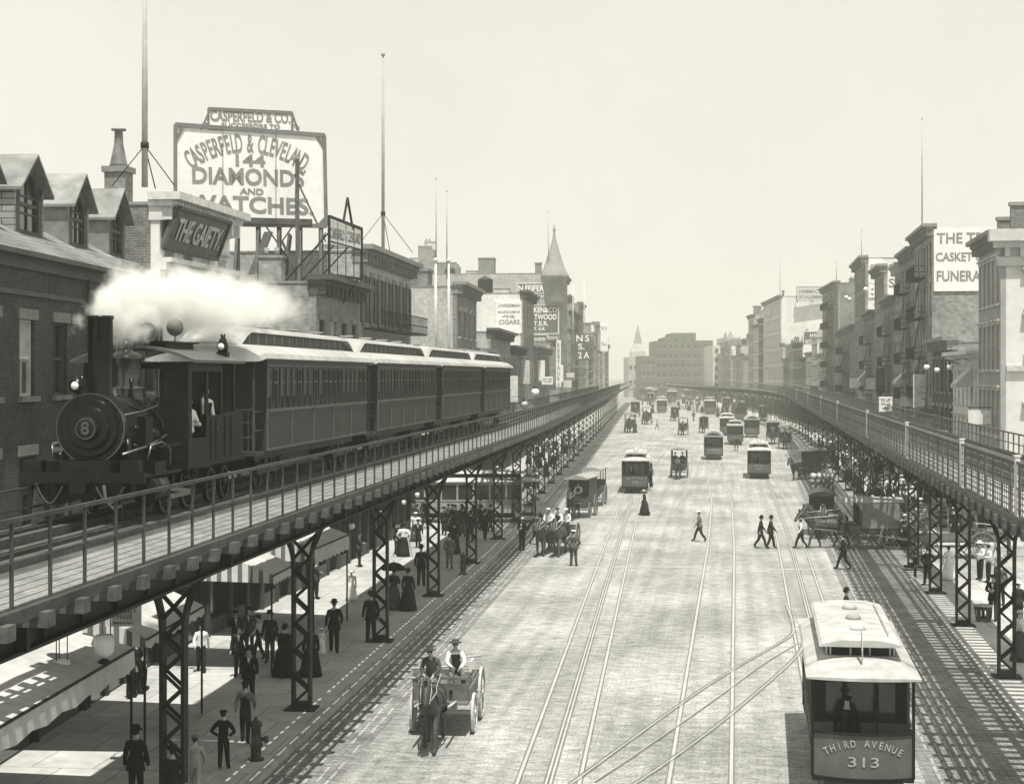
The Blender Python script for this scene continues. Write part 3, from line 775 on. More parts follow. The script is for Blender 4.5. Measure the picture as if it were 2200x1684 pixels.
def row_series(fn, y0, y1, lo, hi, seed, fixed, side):
    q = random.Random(seed); y = y0; k = 0
    names = ('narrow brick','pale fronted','tall sooty','iron fronted','squat brick','stepped','plain walled','corniced')
    while y < y1-6:
        w_ = min(q.uniform(9, 19), y1-y); h = q.uniform(lo, hi); k += 1
        fm = q.choice([bk_grey, bk_mid, cast, castw, bk_lite, offwhite, bk_dark]); sm_ = q.choice([bk_lite, limew, bk_grey, bk_mid])
        lab = '%s building, %s along the distant %s row' % (q.choice(names), ('first','second','third','fourth','fifth','sixth','seventh','eighth','ninth','tenth','eleventh','twelfth','thirteenth','fourteenth','fifteenth','sixteenth','seventeenth','eighteenth','nineteenth','twentieth')[k-1], side)
        B = fn(lab, y, y+w_-.1, h, floors=max(3, int(h/3.6)), bays=max(2, int(w_/2.2)), front=fm, sidem=sm_, style=q.choice((0,1)), cornice=q.choice(('bracket','bracket','plain')), cmat=q.choice([stone, darkp, pale_stone]), depth=q.uniform(10,18))
        if q.random() < .45:
            L_ = B[2]; t = MB(); a = q.uniform(.2,.6)*L_; kk = q.random()
            if kk < .4: t.frustum((a-1.6,a+1.6,.2,2.6), h, (a-.2,a+.2,1.2,1.6), h+q.uniform(2,4))
            elif kk < .7: t.prism([(a-2,h),(a,h+1.8),(a+2,h)], -.3, .3, 'xz')
            else: t.box(a-1.2,a+1.2,.4,2.4,h,h+2.2); t.box(a-1.4,a+1.4,.2,2.6,h+2.2,h+2.4)
            t.build('roof_gable', q.choice([slate, stone]), B[0])
        y += w_
row_series(Lb, 286.1, 330, 17, 22, 4, None, 'left'); 
Lb('flat topped tall block beyond the turreted block', 330.1, 352, 23.8, floors=7, bays=9, front=bk_mid, depth=16)
row_series(Lb, 352.1, 425, 15, 21, 9, None, 'farther left')
Lb('narrow far building with white sign wall on the left', 425.1, 450, 22.5, floors=6, bays=9, front=bk_grey, sidem=limew)
row_series(Lb, 450.1, 560, 16, 22, 15, None, 'farthest left')
# long side street block behind: distant sheds seen over the roofs on the left
building('dark square roof tower behind the pale side wall', (XX(986,300),300), (XX(988,300),306), Z(566,300), 'L', 12, front=bk_grey, sidem=bk_grey, floors=5, bays=2, cornice=None, shop=False, name='brick_tower')
building('tall dark brick chimney block behind the pale side wall', (XX(933,290),290), (XX(933,290),296), Z(531,290), 'L', 2.8, front=bk_grey, sidem=bk_grey, floors=2, bays=1, cornice=None, shop=False, name='brick_tower')
# --- right side
r1, r1M, r1L = Rb('pale stone corner building with heavy cornice at the right edge', 92.7, 101.6, 17.4, depth=16, floors=4, bays=4, g=5.2, front=mat('shaded_stone_front',.3,.85,.15,2), sidem=mat('sunlit_ashlar',.58,.85,.1,1.5), style=1, cmat=stone, win=(1.1,2.7), name='corner_building', cornice='bracket', chimneys=((1.6,.8,.4,2.6,2.4),(5.2,.6,.4,1.6,1.9)))  # sun and shade in the stone colours: darker front, paler side wall
c = MB(); c.box(-.8, -.001, -.7, 15, 16.75, 17.4); c.box(-.45, -.001, -.4, 15, 16.4, 16.75); c.box(-.25,-.001,-.2,15,15.4,15.9); c.box(-.22,-.001,.31,15,9.6,9.9)
for i in range(18): c.box(-.42, -.05, .2+i*.8, .45+i*.8, 15.9, 16.4)
c.build('side_cornice', pale_stone, r1)
for zz in (5.6, 9.9+.6, 13.0):
    for a in (1.9, 5.2, 8.6):
        o = bpy.data.objects.new('side_window', window_mesh(1.1, 2.0, 5)); COL.objects.link(o); o.parent = r1; o.matrix_basis = Matrix(((0,1,0,-.21),(1,0,0,a),(0,0,1,zz),(0,0,0,1)))
Rb('small white painted shop building beside the pale corner building', 101.65, 114.3, 10.9, floors=3, bays=5, front=offwhite, sidem=bk_dark, style=1, cmat=offwhite, shopm=castw)
Rb('small dark brick building with arched windows below the casket sign', 114.35, 127.4, 12.0, floors=3, bays=4, front=bk_dark, sidem=bk_grey, cmat=stone)
BT['casket'] = ck, ckM, ckL = Rb('tall brick building whose side wall carries the casket sign', 127.5, 141, 20.9, depth=22, floors=6, bays=5, front=bk_grey, sidem=bk_grey, cmat=stone, escape=True)
Rb('tall brick tenement with fire escapes, next beyond the casket sign', 141.1, 151.6, 20.2, floors=6, bays=4, front=bk_mid, escape=True)
Rb('tall narrow brick building with pale cornice, third in the right row', 151.7, 159.5, 19.6, floors=6, bays=3, front=bk_grey, cmat=pale_stone)
Rb('lower brick building with broad balcony before a white lettered wall', 159.6, 171.8, 17.0, floors=5, bays=5, front=bk_mid, escape=True)
BT['strip'] = Rb('brick building with white lettered side wall, upper part of the right row', 172, 184.8, 20.8, floors=6, bays=4, front=bk_grey, sidem=limew, cmat=stone)
Rb('lower brick building with fire escape between two lettered walls', 184.9, 198.8, 16.6, floors=5, bays=5, front=bk_mid, escape=True)
BT['sil'] = Rb('tall brick building with large slanting letters on its whitewashed side', 199, 219, 23.6, depth=12, floors=7, bays=6, front=bk_grey, sidem=limew, cmat=stone)
Rb('lower brick store with pale awning in the right row', 219.1, 257.8, 16.0, floors=5, bays=11, front=bk_mid, escape=True)
Rb('dark brick building with tall plain side wall before the tool store', 258, 284, 23.9, depth=14, floors=7, bays=7, front=bk_grey, sidem=bk_mid, escape=True)
row_series(Rb, 284.1, 379, 12.5, 17.5, 31, None, 'right')
hm, hM, hL = Rb('pale block with balustrade and roof sign, far on the right', 380, 410, 27.5, depth=20, floors=7, bays=6, front=castw, sidem=limew, cmat=stone, name='store_building', chimneys=((.5,.6,3,.2,1.8),))
Rb('ornate narrow far building with pale front, beyond the balustraded block', 410.1, 424, 27.5, floors=7, bays=4, front=castw, style=1)
row_series(Rb, 424.1, 470, 20, 27, 44, None, 'right hand hazy')
row_series(Rb, 470.1, 600, 14, 23, 52, None, 'farthest right')
def far_block(label, xa, xb, ytop, d, m=bk_grey, floors=6, name='distant_block', **k):
    """a block across the end of the street, its front facing the camera"""
    a, b = XX(xa, d), XX(xb, d)
    return building(label, (b, d), (a, d), Z(ytop, d), 'R' if False else 'L', k.pop('depth', 25), front=m, sidem=m, floors=floors, bays=k.pop('bays', 9), cornice=k.pop('cornice', None), shop=False, name=name, **k)
# fronts facing -Y: built with basis whose inward direction is +Y
def far(label, xa, xb, ytop, d, m, floors=5, bays=8, cornice=None, depth=30, name='distant_block'):
    a, b = XX(xa, d), XX(xb, d)
    return building(label, (a, d), (b, d), Z(ytop, d), 'L', depth, front=m, sidem=m, floors=floors, bays=max(2,bays//2), cornice=cornice, shop=False, name=name, roof=False, style=6, win=(1.2,1.6))
bk_far = mat('far_sooty_brick', .09, .9, .2, .5)
far('broad dark institute block closing the street', 1408, 1500, 730, 640, bk_far, 6, 14)
far('raised centre of the dark institute block', 1444, 1495, 713, 655, bk_far, 6, 6)
far('stepped shoulder of the dark block', 1428, 1446, 722, 650, bk_far, 6, 3)
far('low dark wing left of the institute block', 1378, 1408, 762, 620, bk_far, 4, 6)
far('dark wing right of the institute block', 1495, 1532, 729, 660, bk_far, 6, 6)
far('low far building behind the left elevated station', 1350, 1380, 765, 700, bk_lite, 3, 6)
far('pale far building at the right of the dark block', 1532, 1562, 740, 600, castw, 6, 5)
far('second pale far building at the right of the dark block', 1562, 1592, 722, 590, bk_lite, 6, 5)
far('dark narrow far building before the bend', 1592, 1626, 745, 560, bk_grey, 5, 5)
st = empty('church_steeple', 'pale hazy church steeple over the far end of the street', 'steeple', (XX(1370,900), 900, 0))
t = MB(); t.box(-4,4,-4,4,0,Z(755,900)); t.frustum((-4,4,-4,4), Z(755,900), (-2.2,2.2,-2.2,2.2), Z(738,900)); t.build('tower', bk_lite, st)
t = MB(); t.frustum((-2.2,2.2,-2.2,2.2), Z(738,900), (-.1,.1,-.1,.1), Z(697,900)); t.build('spire', slate, st)
# ------------------------------------------------------------------ signs, poles, roof things
def ray_pt(x, y, p0, v):
    """where the sight line through pixel x,y meets the upright plane through p0 along v"""
    k = (x-1100)/F; t = (p0[0]-k*p0[1])/(k*v[1]-v[0]); d = p0[1]+t*v[1]
    return Vector((k*d, d, H-(y-HOR)*d/F))
def wall_sign(label, xa, xb, yt, yb, d, ground, lines, lm, th=.12, frame=None, name='painted_sign', cat='sign', wall=None):
    """board on an upright plane at distance d (wall: a point on it and its direction);
    lines: (text, left px, right px, top px, bottom px) with rows measured at the left edge"""
    p0, v = wall if wall else ((0, d), (1, 0))
    v = Vector((v[0], v[1], 0)).normalized()
    if v.x < 0: v = -v
    n = Vector((v.y, -v.x, 0))                       # towards the camera
    q = lambda x, y: ray_pt(x, y, p0, v)
    a = q(xa, yt); b = q(xb, yt); W_ = (b-a).length; z1 = a.z; z0 = q(xa, yb).z
    root = empty(name, label, cat, (a.x+v.x*W_/2, a.y+v.y*W_/2, z0), math.atan2(v.y, v.x))
    mb = MB(); mb.box(-W_/2, W_/2, -th, -.006, 0, z1-z0); mb.build('board', ground, root)
    if frame:
        mb = MB(); t = max(.1, W_*.012); hh = z1-z0; w = W_/2
        for c in ((-w-t,w+t,hh,hh+t),(-w-t,w+t,-t,0),(-w-t,-w,0,hh),(w,w+t,0,hh)): mb.box(c[0],c[1],-th-.05,-.006,c[2],c[3])
        mb.build('frame', frame, root)
    for (s, l, r, t, bt_) in lines:
        A = q(l, yt); B = q(r, yt); cx = ((A-a).length+(B-a).length)/2 - W_/2
        zt_, zb_ = q(xa, t).z, q(xa, bt_).z
        flat_text(s, 1, face_M((cx, -th-.012, (zt_+zb_)/2-z0), (1,0,0), (0,0,1)), lm, root, bold=.02, fit=((B-A).length, zt_-zb_))
    return root
def bwall(B): M = B[1]; return ((M[0][3], M[1][3]), (M[0][1], M[1][1]))
signw = mat('sign_white', .74, .8, .08, 3)
# --- the jeweller's billboard
d = 80
bb = empty('rooftop_billboard', 'huge white rooftop billboard for diamonds and watches', 'billboard', (XX(540,82), 82, 13.1))
yaw = 4.0
bA, bB = Vector(((375-1100)*80/F, 80, 0)), Vector(((701-1100)*84/F, 84, 0))
def bp_(x, y, off=0):
    """point on the board's upright plane, moved off metres towards the street"""
    v = (bB-bA).normalized(); k = (x-1100)/F; t = (bA.x-k*bA.y)/(k*v.y-v.x); dd = bA.y+t*v.y
    return Vector((k*dd, dd, H-(y-HOR)*dd/F)) + Vector((v.y,-v.x,0))*off
c4 = [bp_(377,480), bp_(701,486), bp_(697,291), bp_(377,268)]
mb = MB(); back = Vector((0,.12,0)); mb.add([*c4, *[p+back for p in c4]], [(0,1,2,3),(4,5,6,7),(0,1,5,4),(1,2,6,5),(2,3,7,6),(3,0,4,7)]); wpart(mb, 'panel', signw, bb)
mb = MB()
for a, b in zip(c4, c4[1:]+c4[:1]): mb.bar(a, b, .16, .2)
for a, b in ((bp_(377,300),bp_(395,270)),(bp_(697,318),bp_(680,291)),(bp_(701,466),bp_(682,486))): mb.bar(a, b, .14, .14)
wpart(mb, 'frame', mat('frame_grey', .16, .8, .2, 4), bb)
t4 = [bp_(448,276), bp_(628,284), bp_(628,243), bp_(448,234)]
mb = MB(); mb.add([*t4, *[p+back for p in t4]], [(0,1,2,3),(4,5,6,7),(0,1,5,4),(1,2,6,5),(2,3,7,6),(3,0,4,7)]); wpart(mb, 'top_panel', signw, bb)
mb = MB()
for a, b in zip(t4, t4[1:]+t4[:1]): mb.bar(a, b, .1, .16)
for xs, xe in ((448,432),(628,642)):
    for k in range(3):
        cx = xs+(xe-xs)*(.25+.28*k); cy = 262+k*5+(4 if xs > 500 else 0); ringp = [bp_(cx+3.5*cos(t_*pi/4), cy+4*sin(t_*pi/4)) for t_ in range(9)]
        mb.tube(ringp, .03, 4)
    mb.bar(bp_(xs, 243), bp_(xe, 279 if xs < 500 else 287), .07)
wpart(mb, 'top_frame', mat('frame_grey', .16), bb)
def bt(s, xl, xr, yt, yb):
    x, y = (xl+xr)/2, (yt+yb)/2; w_ = (bp_(xr,y)-bp_(xl,y)).length; h_ = (bp_(x,yt)-bp_(x,yb)).length
    o = flat_text(s, 1, face_M(bp_(x,y,.02), bp_(x+10,y+.35)-bp_(x,y), bp_(x,y-10)-bp_(x,y)), letter_grey, bb, bold=.025, ext=.006, fit=(w_, h_)); o.location = -bb.location
bt('CASPERFELD & CO.', 453, 624, 240, 263); bt('SUCCESSORS TO', 476, 602, 266, 275)
bt('144', 506, 570, 332, 358); bt('DIAMONDS', 415, 655, 362, 398); bt('AND', 515, 566, 405, 418); bt('WATCHES.', 405, 676, 422, 458)
o = arc_text('CASPERFELD & CLEVELAND,', 1.28, face_M(bp_(537,310,.02), bp_(547,312.9)-bp_(537,312.3), Vector((0,0,1))), 5.4, 1.2, letter_grey, bb, bold=.012, sx=.42, ext=.006); o.location = -bb.location
mb = MB()
for x in (478, 592): mb.bar(bp_(x, 280, .06), bp_(x, 470, .06), .03)
wpart(mb, 'seams', mat('frame_grey', .16), bb)
mb = MB(); pT = [bp_(x, 478, -.3) for x in (515, 560, 605, 650, 695)]
for p in pT:
    mb.bar(p, Vector((p.x, p.y, 13.15)), .22); mb.bar(p, Vector((p.x+.3, p.y-3.0, 13.15)), .14)
mb.bar(bp_(500,474), bp_(668,478), .35, .3); mb.bar(bp_(628,345,.6), Vector((XX(628,80),82.0,13.15)), .18)
for a, b in (((632,375),(700,520)),((640,470),(560,585)),((560,470),(640,585)),((700,500),(650,585))): mb.bar(bp_(*a), bp_(*b), .06)
mb.bar(bp_(530,590,.8), bp_(572,500,.3), .5, .1); mb.bar(bp_(600,590,.8), bp_(618,505,.3), .1, .4); mb.bar(bp_(592,520,.8), bp_(614,585,1.2), .2, .1)
wpart(mb, 'supports', wood_dark, bb)
# --- open framework sign on the corner building's front
fs = empty('framework_sign', 'open framework sign with peaked top standing on the corner building cornice', 'sign', (FL(77)+.6, 77, 13.2))
P0, P1 = Vector((FL(75.6)+.35, 75.6, 0)), Vector((FL(75.6)+2.2, 80.0, 0))
P0 = Vector((XX(707,75.5),75.5,0)); P1 = Vector((XX(777,80.5),80.5,0))
def fp(t, z, off=0): p = P0.lerp(P1, t); return Vector((p.x, p.y-off, z))
zt0, zt1 = Z(465,75.5), Z(492,80.5); zb0, zb1 = Z(590,75.5), Z(600,80.5)
mb = MB()
mb.bar(fp(0,zt0), fp(1,zt1), .12); mb.bar(fp(0,zb0), fp(1,zb1), .12); mb.bar(fp(0,zb0), fp(0,zt0), .12); mb.bar(fp(1,zb1), fp(1,zt1), .12)
mb.bar(fp(0,(zt0+zb0)/2+.2), fp(1,(zt1+zb1)/2+.2), .06)
for t in (.25,.5,.75): mb.bar(fp(t,zb0), fp(t,zt0-.15), .04)
mb.bar(fp(.42,zt0-.1), fp(.55,Z(424,78)), .09); mb.bar(fp(.72,zt0-.3), fp(.55,Z(424,78)), .09)
for t in (.1,.5,.9): mb.bar(fp(t,zb0+.1), fp(t,12.6)+Vector((-1.0,1.0,0)), .06); mb.bar(fp(t,zt0-.5), fp(t,13.3)+Vector((-3,3,0)), .05)
wpart(mb, 'frame', iron, fs)
mb = MB(); mb.add([fp(.03,zt0-.12),fp(.97,zt1-.08),fp(.97,zt1-1.0),fp(.03,zt0-1.25),*[q+Vector((0,.05,0)) for q in (fp(.03,zt0-.12),fp(.97,zt1-.08),fp(.97,zt1-1.0),fp(.03,zt0-1.25))]],
   [(0,1,2,3),(4,5,6,7),(0,1,5,4),(1,2,6,5),(2,3,7,6),(3,0,4,7)]); wpart(mb, 'panel', signw, fs)
uu = P1-P0+Vector((0,0,zt1-zt0+.2))
o = flat_text('CASPERFELD & CLEVELAND', 1, face_M(fp(.5,(zt0+zt1)/2-.62,.05), uu, (0,0,1)), letter_dark, fs, bold=.02, fit=(uu.length*.92,.5)); o.location = -fs.location
# --- lettered walls, left
dk = mat('sign_black', .1, .8, .15, 3); wl = mat('white_lettering', .8, .8, .05, 3)
W = bwall(BT['turret'])
wall_sign('black wall sign with white lettering N. FEIFER & CO. high on the turreted block', 1112, 1200, 610, 652, 0, dk, [('N.FEIFER&CO', 1114, 1199, 613, 626),('MANUFACTURERS OF', 1127, 1192, 628, 632),('UNION M.C.', 1140, 1195, 634, 640),('FINE CIGARS', 1135, 1197, 643, 650)], wl, frame=signw, wall=W)
wall_sign('black wall sign ending in WOOD and ST. E.R. on the turreted block', 1122, 1199, 657, 716, 0, dk, [('DICKEN&CO', 1126, 1197, 660, 672),('CALTWOOD', 1126, 1196, 675, 687),('34 ST.E.R.', 1124, 1178, 690, 700),('& N ST. E.R.', 1124, 1172, 703, 710)], wl, frame=signw, wall=W)
wall_sign('small dark sign with arched lettering under the black wall signs', 1130, 1176, 720, 755, 0, dk, [('FURGUSON', 1135, 1172, 725, 732),('FURS', 1140, 1168, 738, 748)], wl, frame=signw, wall=W)
wall_sign('faded pale wall sign reading CIGARS', 1066, 1121, 648, 716, 0, signw, [('J.WEISSMAN', 1070, 1118, 653, 662),('MANUFACTURER OF', 1070, 1117, 668, 673),('-FINE-', 1078, 1108, 677, 683),('CIGARS.', 1072, 1119, 687, 697)], letter_grey, wall=bwall(BT['cigar']))
def proj_sign(label, x, yt, yb, d, wpx, ground, lines, lm, name='hanging_sign', frame=None):
    """a board hung out over the pavement, facing the camera"""
    return wall_sign(label, x-wpx/2, x+wpx/2, yt, yb, d, ground, lines, lm, th=.15, frame=frame, name=name)
proj_sign('white board reading TO LET above the coaches', 1176, 809, 826, 190, 24, signw, [('TO LET', 1166, 1186, 813, 822)], letter_dark)
proj_sign('tall narrow white vertical sign beside the turreted block', 1200, 731, 831, 240, 11, signw, [(c_, 1197, 1203, 737+i*12, 746+i*12) for i, c_ in enumerate('RESTAURA')], letter_grey)
proj_sign('dark hanging sign with big white letters in the hazy left row', 1252, 716, 775, 290, 34, dk, [("N'S", 1238, 1266, 719, 734),('S.', 1242, 1256, 738, 751),('2 A', 1242, 1266, 756, 770)], wl)
proj_sign('tall white sign with small letters, far in the left row', 1298, 692, 755, 424, 16, signw, [('RS', 1292, 1304, 702, 709),('Sc', 1292, 1304, 735, 743)], letter_grey)
proj_sign('white board with scrollwork beside the white poles', 961, 700, 741, 150, 26, signw, [('SB', 951, 971, 712, 730)], letter_grey)
# --- lettered walls, right
wall_sign('white painted wall lettered THE CASKET FUNERAL on the tall side wall', 2006, 2190, 489, 626, 0, signw, [('THE TRUE', 2012, 2150, 501, 524),('CASKET CO', 2010, 2128, 543, 562),('FUNERALS', 2012, 2130, 582, 605)], letter_grey, wall=bwall(BT['casket']))
wall_sign('whitewashed wall with grey letters SIL', 1866, 1897, 556, 640, 0, signw, [('SIL', 1869, 1892, 568, 588)], letter_grey, wall=bwall(BT['sil']))
wall_sign('narrow white wall strip with slanting S between two cornices', 1907, 1930, 566, 640, 0, signw, [('I', 1910, 1914, 568, 579),('SI', 1909, 1928, 598, 618)], letter_grey, wall=bwall(BT['strip']))
rs = wall_sign('framed rooftop sign reading HAMMACHER SCHLEMMER', 1712, 1780, 617, 645, 378, mat('pale_sign_ground', .5, .8, .1, 2), [('HAMMACHER', 1716, 1776, 622, 630),('SCHLEMMER', 1716, 1776, 634, 642)], letter_dark, frame=letter_dark, name='roof_sign')
mb = MB(); w_ = 3.4
for x in (-w_, 0, w_): mb.bar((x,.1,-.5),(x,.1,2.8),.2); mb.bar((x,3,-.5),(x,.1,2.4),.15)
mb.build('supports', iron2, rs)
wall_sign('white poster with playing card spots beside the balustraded block', 1770, 1797, 662, 706, 292, signw, [('SIN', 1773, 1795, 665, 674),('\u2660', 1774, 1783, 684, 694),('\u2663', 1786, 1794, 676, 686),('T', 1787, 1793, 690, 701)], letter_dark)
wall_sign('dark wall sign with white letters HAM SCH PIA', 1727, 1765, 713, 777, 327, mat('sign_black', .1), [('HAM', 1740, 1762, 717, 725),('SCHAEF', 1730, 1763, 730, 739),('PIANO', 1731, 1760, 744, 750),('AND', 1738, 1748, 754, 758),('HARP', 1731, 1763, 763, 773)], wl, frame=signw)
proj_sign('white advertisement with dark lozenge behind the right railway', 1902, 852, 884, 118, 28, signw, [('TO LET', 1891, 1913, 856, 862),('DOLLAR', 1892, 1912, 865, 869),('\u25c6', 1894, 1910, 872, 881)], letter_dark)
# --- poles
def pole(label, x, ytop, ybase, d, wpx, m, cap=True, guys=0, hang=None, name='flagpole'):
    X_ = XX(x, d); zt, zb = Z(ytop, d), Z(ybase, d); r = wpx*d/F/2
    root = empty(name, label, 'pole', (X_, d, zb))
    mb = MB(); mb.tube([(0,0,0),(0,0,(zt-zb)*.55),(0,0,zt-zb)], [r, r*.85, r*.55], 8); mb.build('shaft', m, root)
    if cap: mb = MB(); mb.ball((0,0,zt-zb+r), r*1.3, 8, 6); mb.build('ball_cap', m, root)
    if guys:
        mb = MB()
        for sx, sy in ((-1,-.3),(1,-.3),(.2,1)): mb.bar((0,0,guys),(sx*guys*.75,sy*guys*.5,.02),.03)
        mb.lathe([(r*1.3,guys-.1),(r*1.3,guys+.1)], n=8); mb.build('guy_wires', iron, root)
    return root
polem = mat('grey_painted_pole', .36, .7, .15, 2)
pole('thick tall pole above the brick party wall, cut off by the top of the view', 311, -40, 402, 56.5, 14, polem, guys=1.4)
pole('tall slim grey pole above the shuttered building', 823, 121, 545, 92, 7.5, polem, guys=2.2)
pole('white pole with slim topmast, left one of the pair above the coaches', 936, 563, 800, 118, 8, offwhite)
pole('white pole, right one of the pair above the coaches', 964, 563, 800, 121, 7, offwhite)
pole('thin dark mast standing higher behind the left white pole', 937, 385, 600, 130, 3, polem); pole('thin dark mast standing higher behind the right white pole', 960, 412, 600, 132, 3, polem)
pole('thin mast on the flat roof left of the turret', 1178, 455, 588, 262, 2.2, polem)
pole('thin tall mast above the casket sign building', 1981, 256, 492, 130, 3, polem)
pole('slim mast over the right row behind the slanting letters', 1851, 495, 570, 199, 2.2, polem)
pole('thin mast over the dark brick building in the right row', 1797, 562, 612, 262, 2, polem)
pole('thin mast above the far balustraded roof', 1676, 550, 650, 390, 1.6, polem)
for x, yt, yb, dd in ((1231,606,740,240),(1255,600,735,250)): pole('white far pole before the conical roof block, %s' % ('left one' if x < 1240 else 'right one'), x, yt, yb, dd, 2.6, offwhite)
# big elevated roof flag and party wall wires left out: too small to see
# --- hanging globe lamps
globe_m = mat('opal_globe', .78, .3, .03, 2, spec=.5)
def globe_lamp(label, x, y, d, r_px, arm_dx):
    r = r_px*d/F; X_, z = XX(x,d), Z(y,d)
    root = empty('globe_lamp', label, 'lamp', (X_, d, z-r), group='opal globe lamps hung before the shops')
    mb = MB(); mb.ball((0,0,r), r, 12, 8); mb.build('globe', globe_m, root)
    mb = MB(); mb.lathe([(r*.45,2*r-.02),(r*.5,2*r+.08),(r*.2,2*r+.2)], n=10); mb.tube([(0,0,2*r+.15),(arm_dx*.5,0,2*r+.4),(arm_dx,0,2*r+.2)], .025, 5); mb.lathe([(r*.3,-.06),(r*.35,.02)], n=8); mb.build('bracket', iron, root)
for (x, y, d, rp, ax, lb) in (
    (2118*0+1991,789,105,6.5,1.6,'left globe of the three over the right elevated railing'),(2013,795,104,6,1.4,'middle globe of the three over the right elevated railing'),(2040,789,103,6,1.4,'right globe of the three over the right elevated railing'),
    (1860,621,196,5,1.2,'small globe high before the slanting letters'),(1874,629,196,5,1.2,'globe beside the small high globe before the slanting letters'),(1818,638,240,4,1.2,'tiny left globe of the far high pair on the right'),(1825,642,240,4,1.2,'tiny right globe of the far high pair on the right'),
    (897,1063,84,6,-1.4,'bright globe under the left girder before the crossing streetcar'),(868,1079,80,5.5,-1.4,'second globe under the left girder, lower left of the first'),(819,1102,74,5,-1.2,'third globe under the left girder, near the white awning'),
    (756,1130,66,7,-1.2,'globe beside the white awning under the left girder'),(411,1290,52,6,-1.2,'oval globe in front of the striped shop side wall'),(1150,843,150,9,-1.5,'white round street clock face globe, upper one behind the last coach'),(1127,869,148,8,-1.5,'white round globe, lower one behind the last coach')):
    globe_lamp(lb, x, y, d, rp, ax)
# --- awnings
def awning(label, y0, y1, z_hi, z_lo, out, m, valance=.45, sidem=None, off=.05, bow=0):
    u = Vector((FL(y1)-FL(y0), y1-y0, 0)); L_ = u.length; M, _ = basis((FL(y0)+off, y0), (FL(y1)+off, y1), 'L')
    root = empty('awning', label, 'awning'); root.matrix_basis = M
    mb = MB(); N = 8
    for i in range(N):
        x0, x1 = L_*i/N, L_*(i+1)/N; sag = lambda x: -.12*abs(sin(pi*x/L_*3))
        mb.add([(x0,-.0,z_hi),(x1,-.0,z_hi),(x1,-out/2,(z_hi+z_lo)/2+sag(x1)),(x0,-out/2,(z_hi+z_lo)/2+sag(x0)),(x1,-out,z_lo),(x0,-out,z_lo)], [(0,1,2,3),(3,2,4,5)])
        mb.add([(x0,-out,z_lo),(x1,-out,z_lo),(x1,-out-.02,z_lo-valance),((x0+x1)/2,-out-.02,z_lo-valance-.08),(x0,-out-.02,z_lo-valance)], [(0,1,2,3,4)])
    mb.build('canvas', m, root, fix=False)
    for x in (0, L_): mb = MB(); mb.add([(x,0,z_hi),(x,-out,z_lo),(x,-out,z_lo-valance),(x,0,z_lo-valance*.6)], [(0,1,2,3)]); mb.build('side_flap', sidem or m, root, fix=False)
    mb = MB()
    for x in (.05, L_-.05): mb.bar((x,-out+.05,z_lo-.05),(x,-out+.05,.15),.05)
    mb.bar((0,-out,z_lo-.02),(L_,-out,z_lo-.02),.05); mb.bar((.05,0,3.0),(.05,-out,z_lo-.05),.04)
    mb.build('frame', iron, root)
    return root
awning('broad pale canvas awning with scalloped edge at the lower left', 24.0, 37.4, 4.5, 3.35, 3.9, canvas, valance=.42)
awning('striped side awning just beyond the broad pale awning', 40.2, 46.0, 4.6, 3.1, 3.4, canvas, sidem=stripec, valance=.2)
awning('white awning with striped side flap before the second column', 52.2, 55.2, 4.9, 3.2, 4.1, canvas, sidem=stripec, valance=.25)
awning('white sagging awning between second and third column', 58.4, 63.6, 4.8, 3.4, 4.0, canvas, valance=.5, sidem=stripec)
bd = empty('hanging_notice', 'paper notice reading TO LET hung above the broad pale awning', 'sign', G(265,1345,3.55))
mb = MB(); mb.box(-.42,.42,-.02,.02,0,.62); mb.build('board', mat('paper_board',.5,.9,.15,6), bd)
for s, z_, sz in (('ROOMS',.52,.14),('TO LET',.38,.2),('I HAVE',.22,.15),('inquire here',.09,.09)):
    flat_text(s, sz, face_M((0,-.025,z_), (1,0,0), (0,0,1)), letter_dark, bd, bold=.02)
mb = MB(); mb.bar((-.35,0,.6),(-.35,0,1.6),.02); mb.bar((.35,0,.6),(.35,0,1.6),.02); mb.build('wires', iron, bd)
# --- arc lamps hanging over the left pavement
def arc_lamp(label, p):
    root = empty('arc_lamp', label, 'street lamp', p)
    mb = MB(); mb.lathe([(.05,1.5),(.32,1.42),(.34,1.38),(.1,1.36),(.26,1.28),(.26,1.25),(.16,1.22),(.16,.9),(.05,.88)], n=12); mb.cyl((0,0,1.5),(0,0,2.4),.035,6)
    for a in range(3): mb.bar((.13*cos(a*2.1),.13*sin(a*2.1),.95),(.13*cos(a*2.1),.13*sin(a*2.1),.3),.018)
    mb.lathe([(.1,-.25),(.14,-.2),(.06,-.14)], n=8); mb.build('lamp_head', iron, root)
    mb = MB(); mb.lathe([(.08,-.12),(.2,.0),(.22,.2),(.18,.36)], n=14); mb.build('lamp_globe', globe_m, root)
arc_lamp('iron arc lamp with white globe hanging over the broad pale awning', G(131,1455,3.2))
arc_lamp('smaller arc lamp frame hanging farther along the broad pale awning', G(224,1400,3.6))

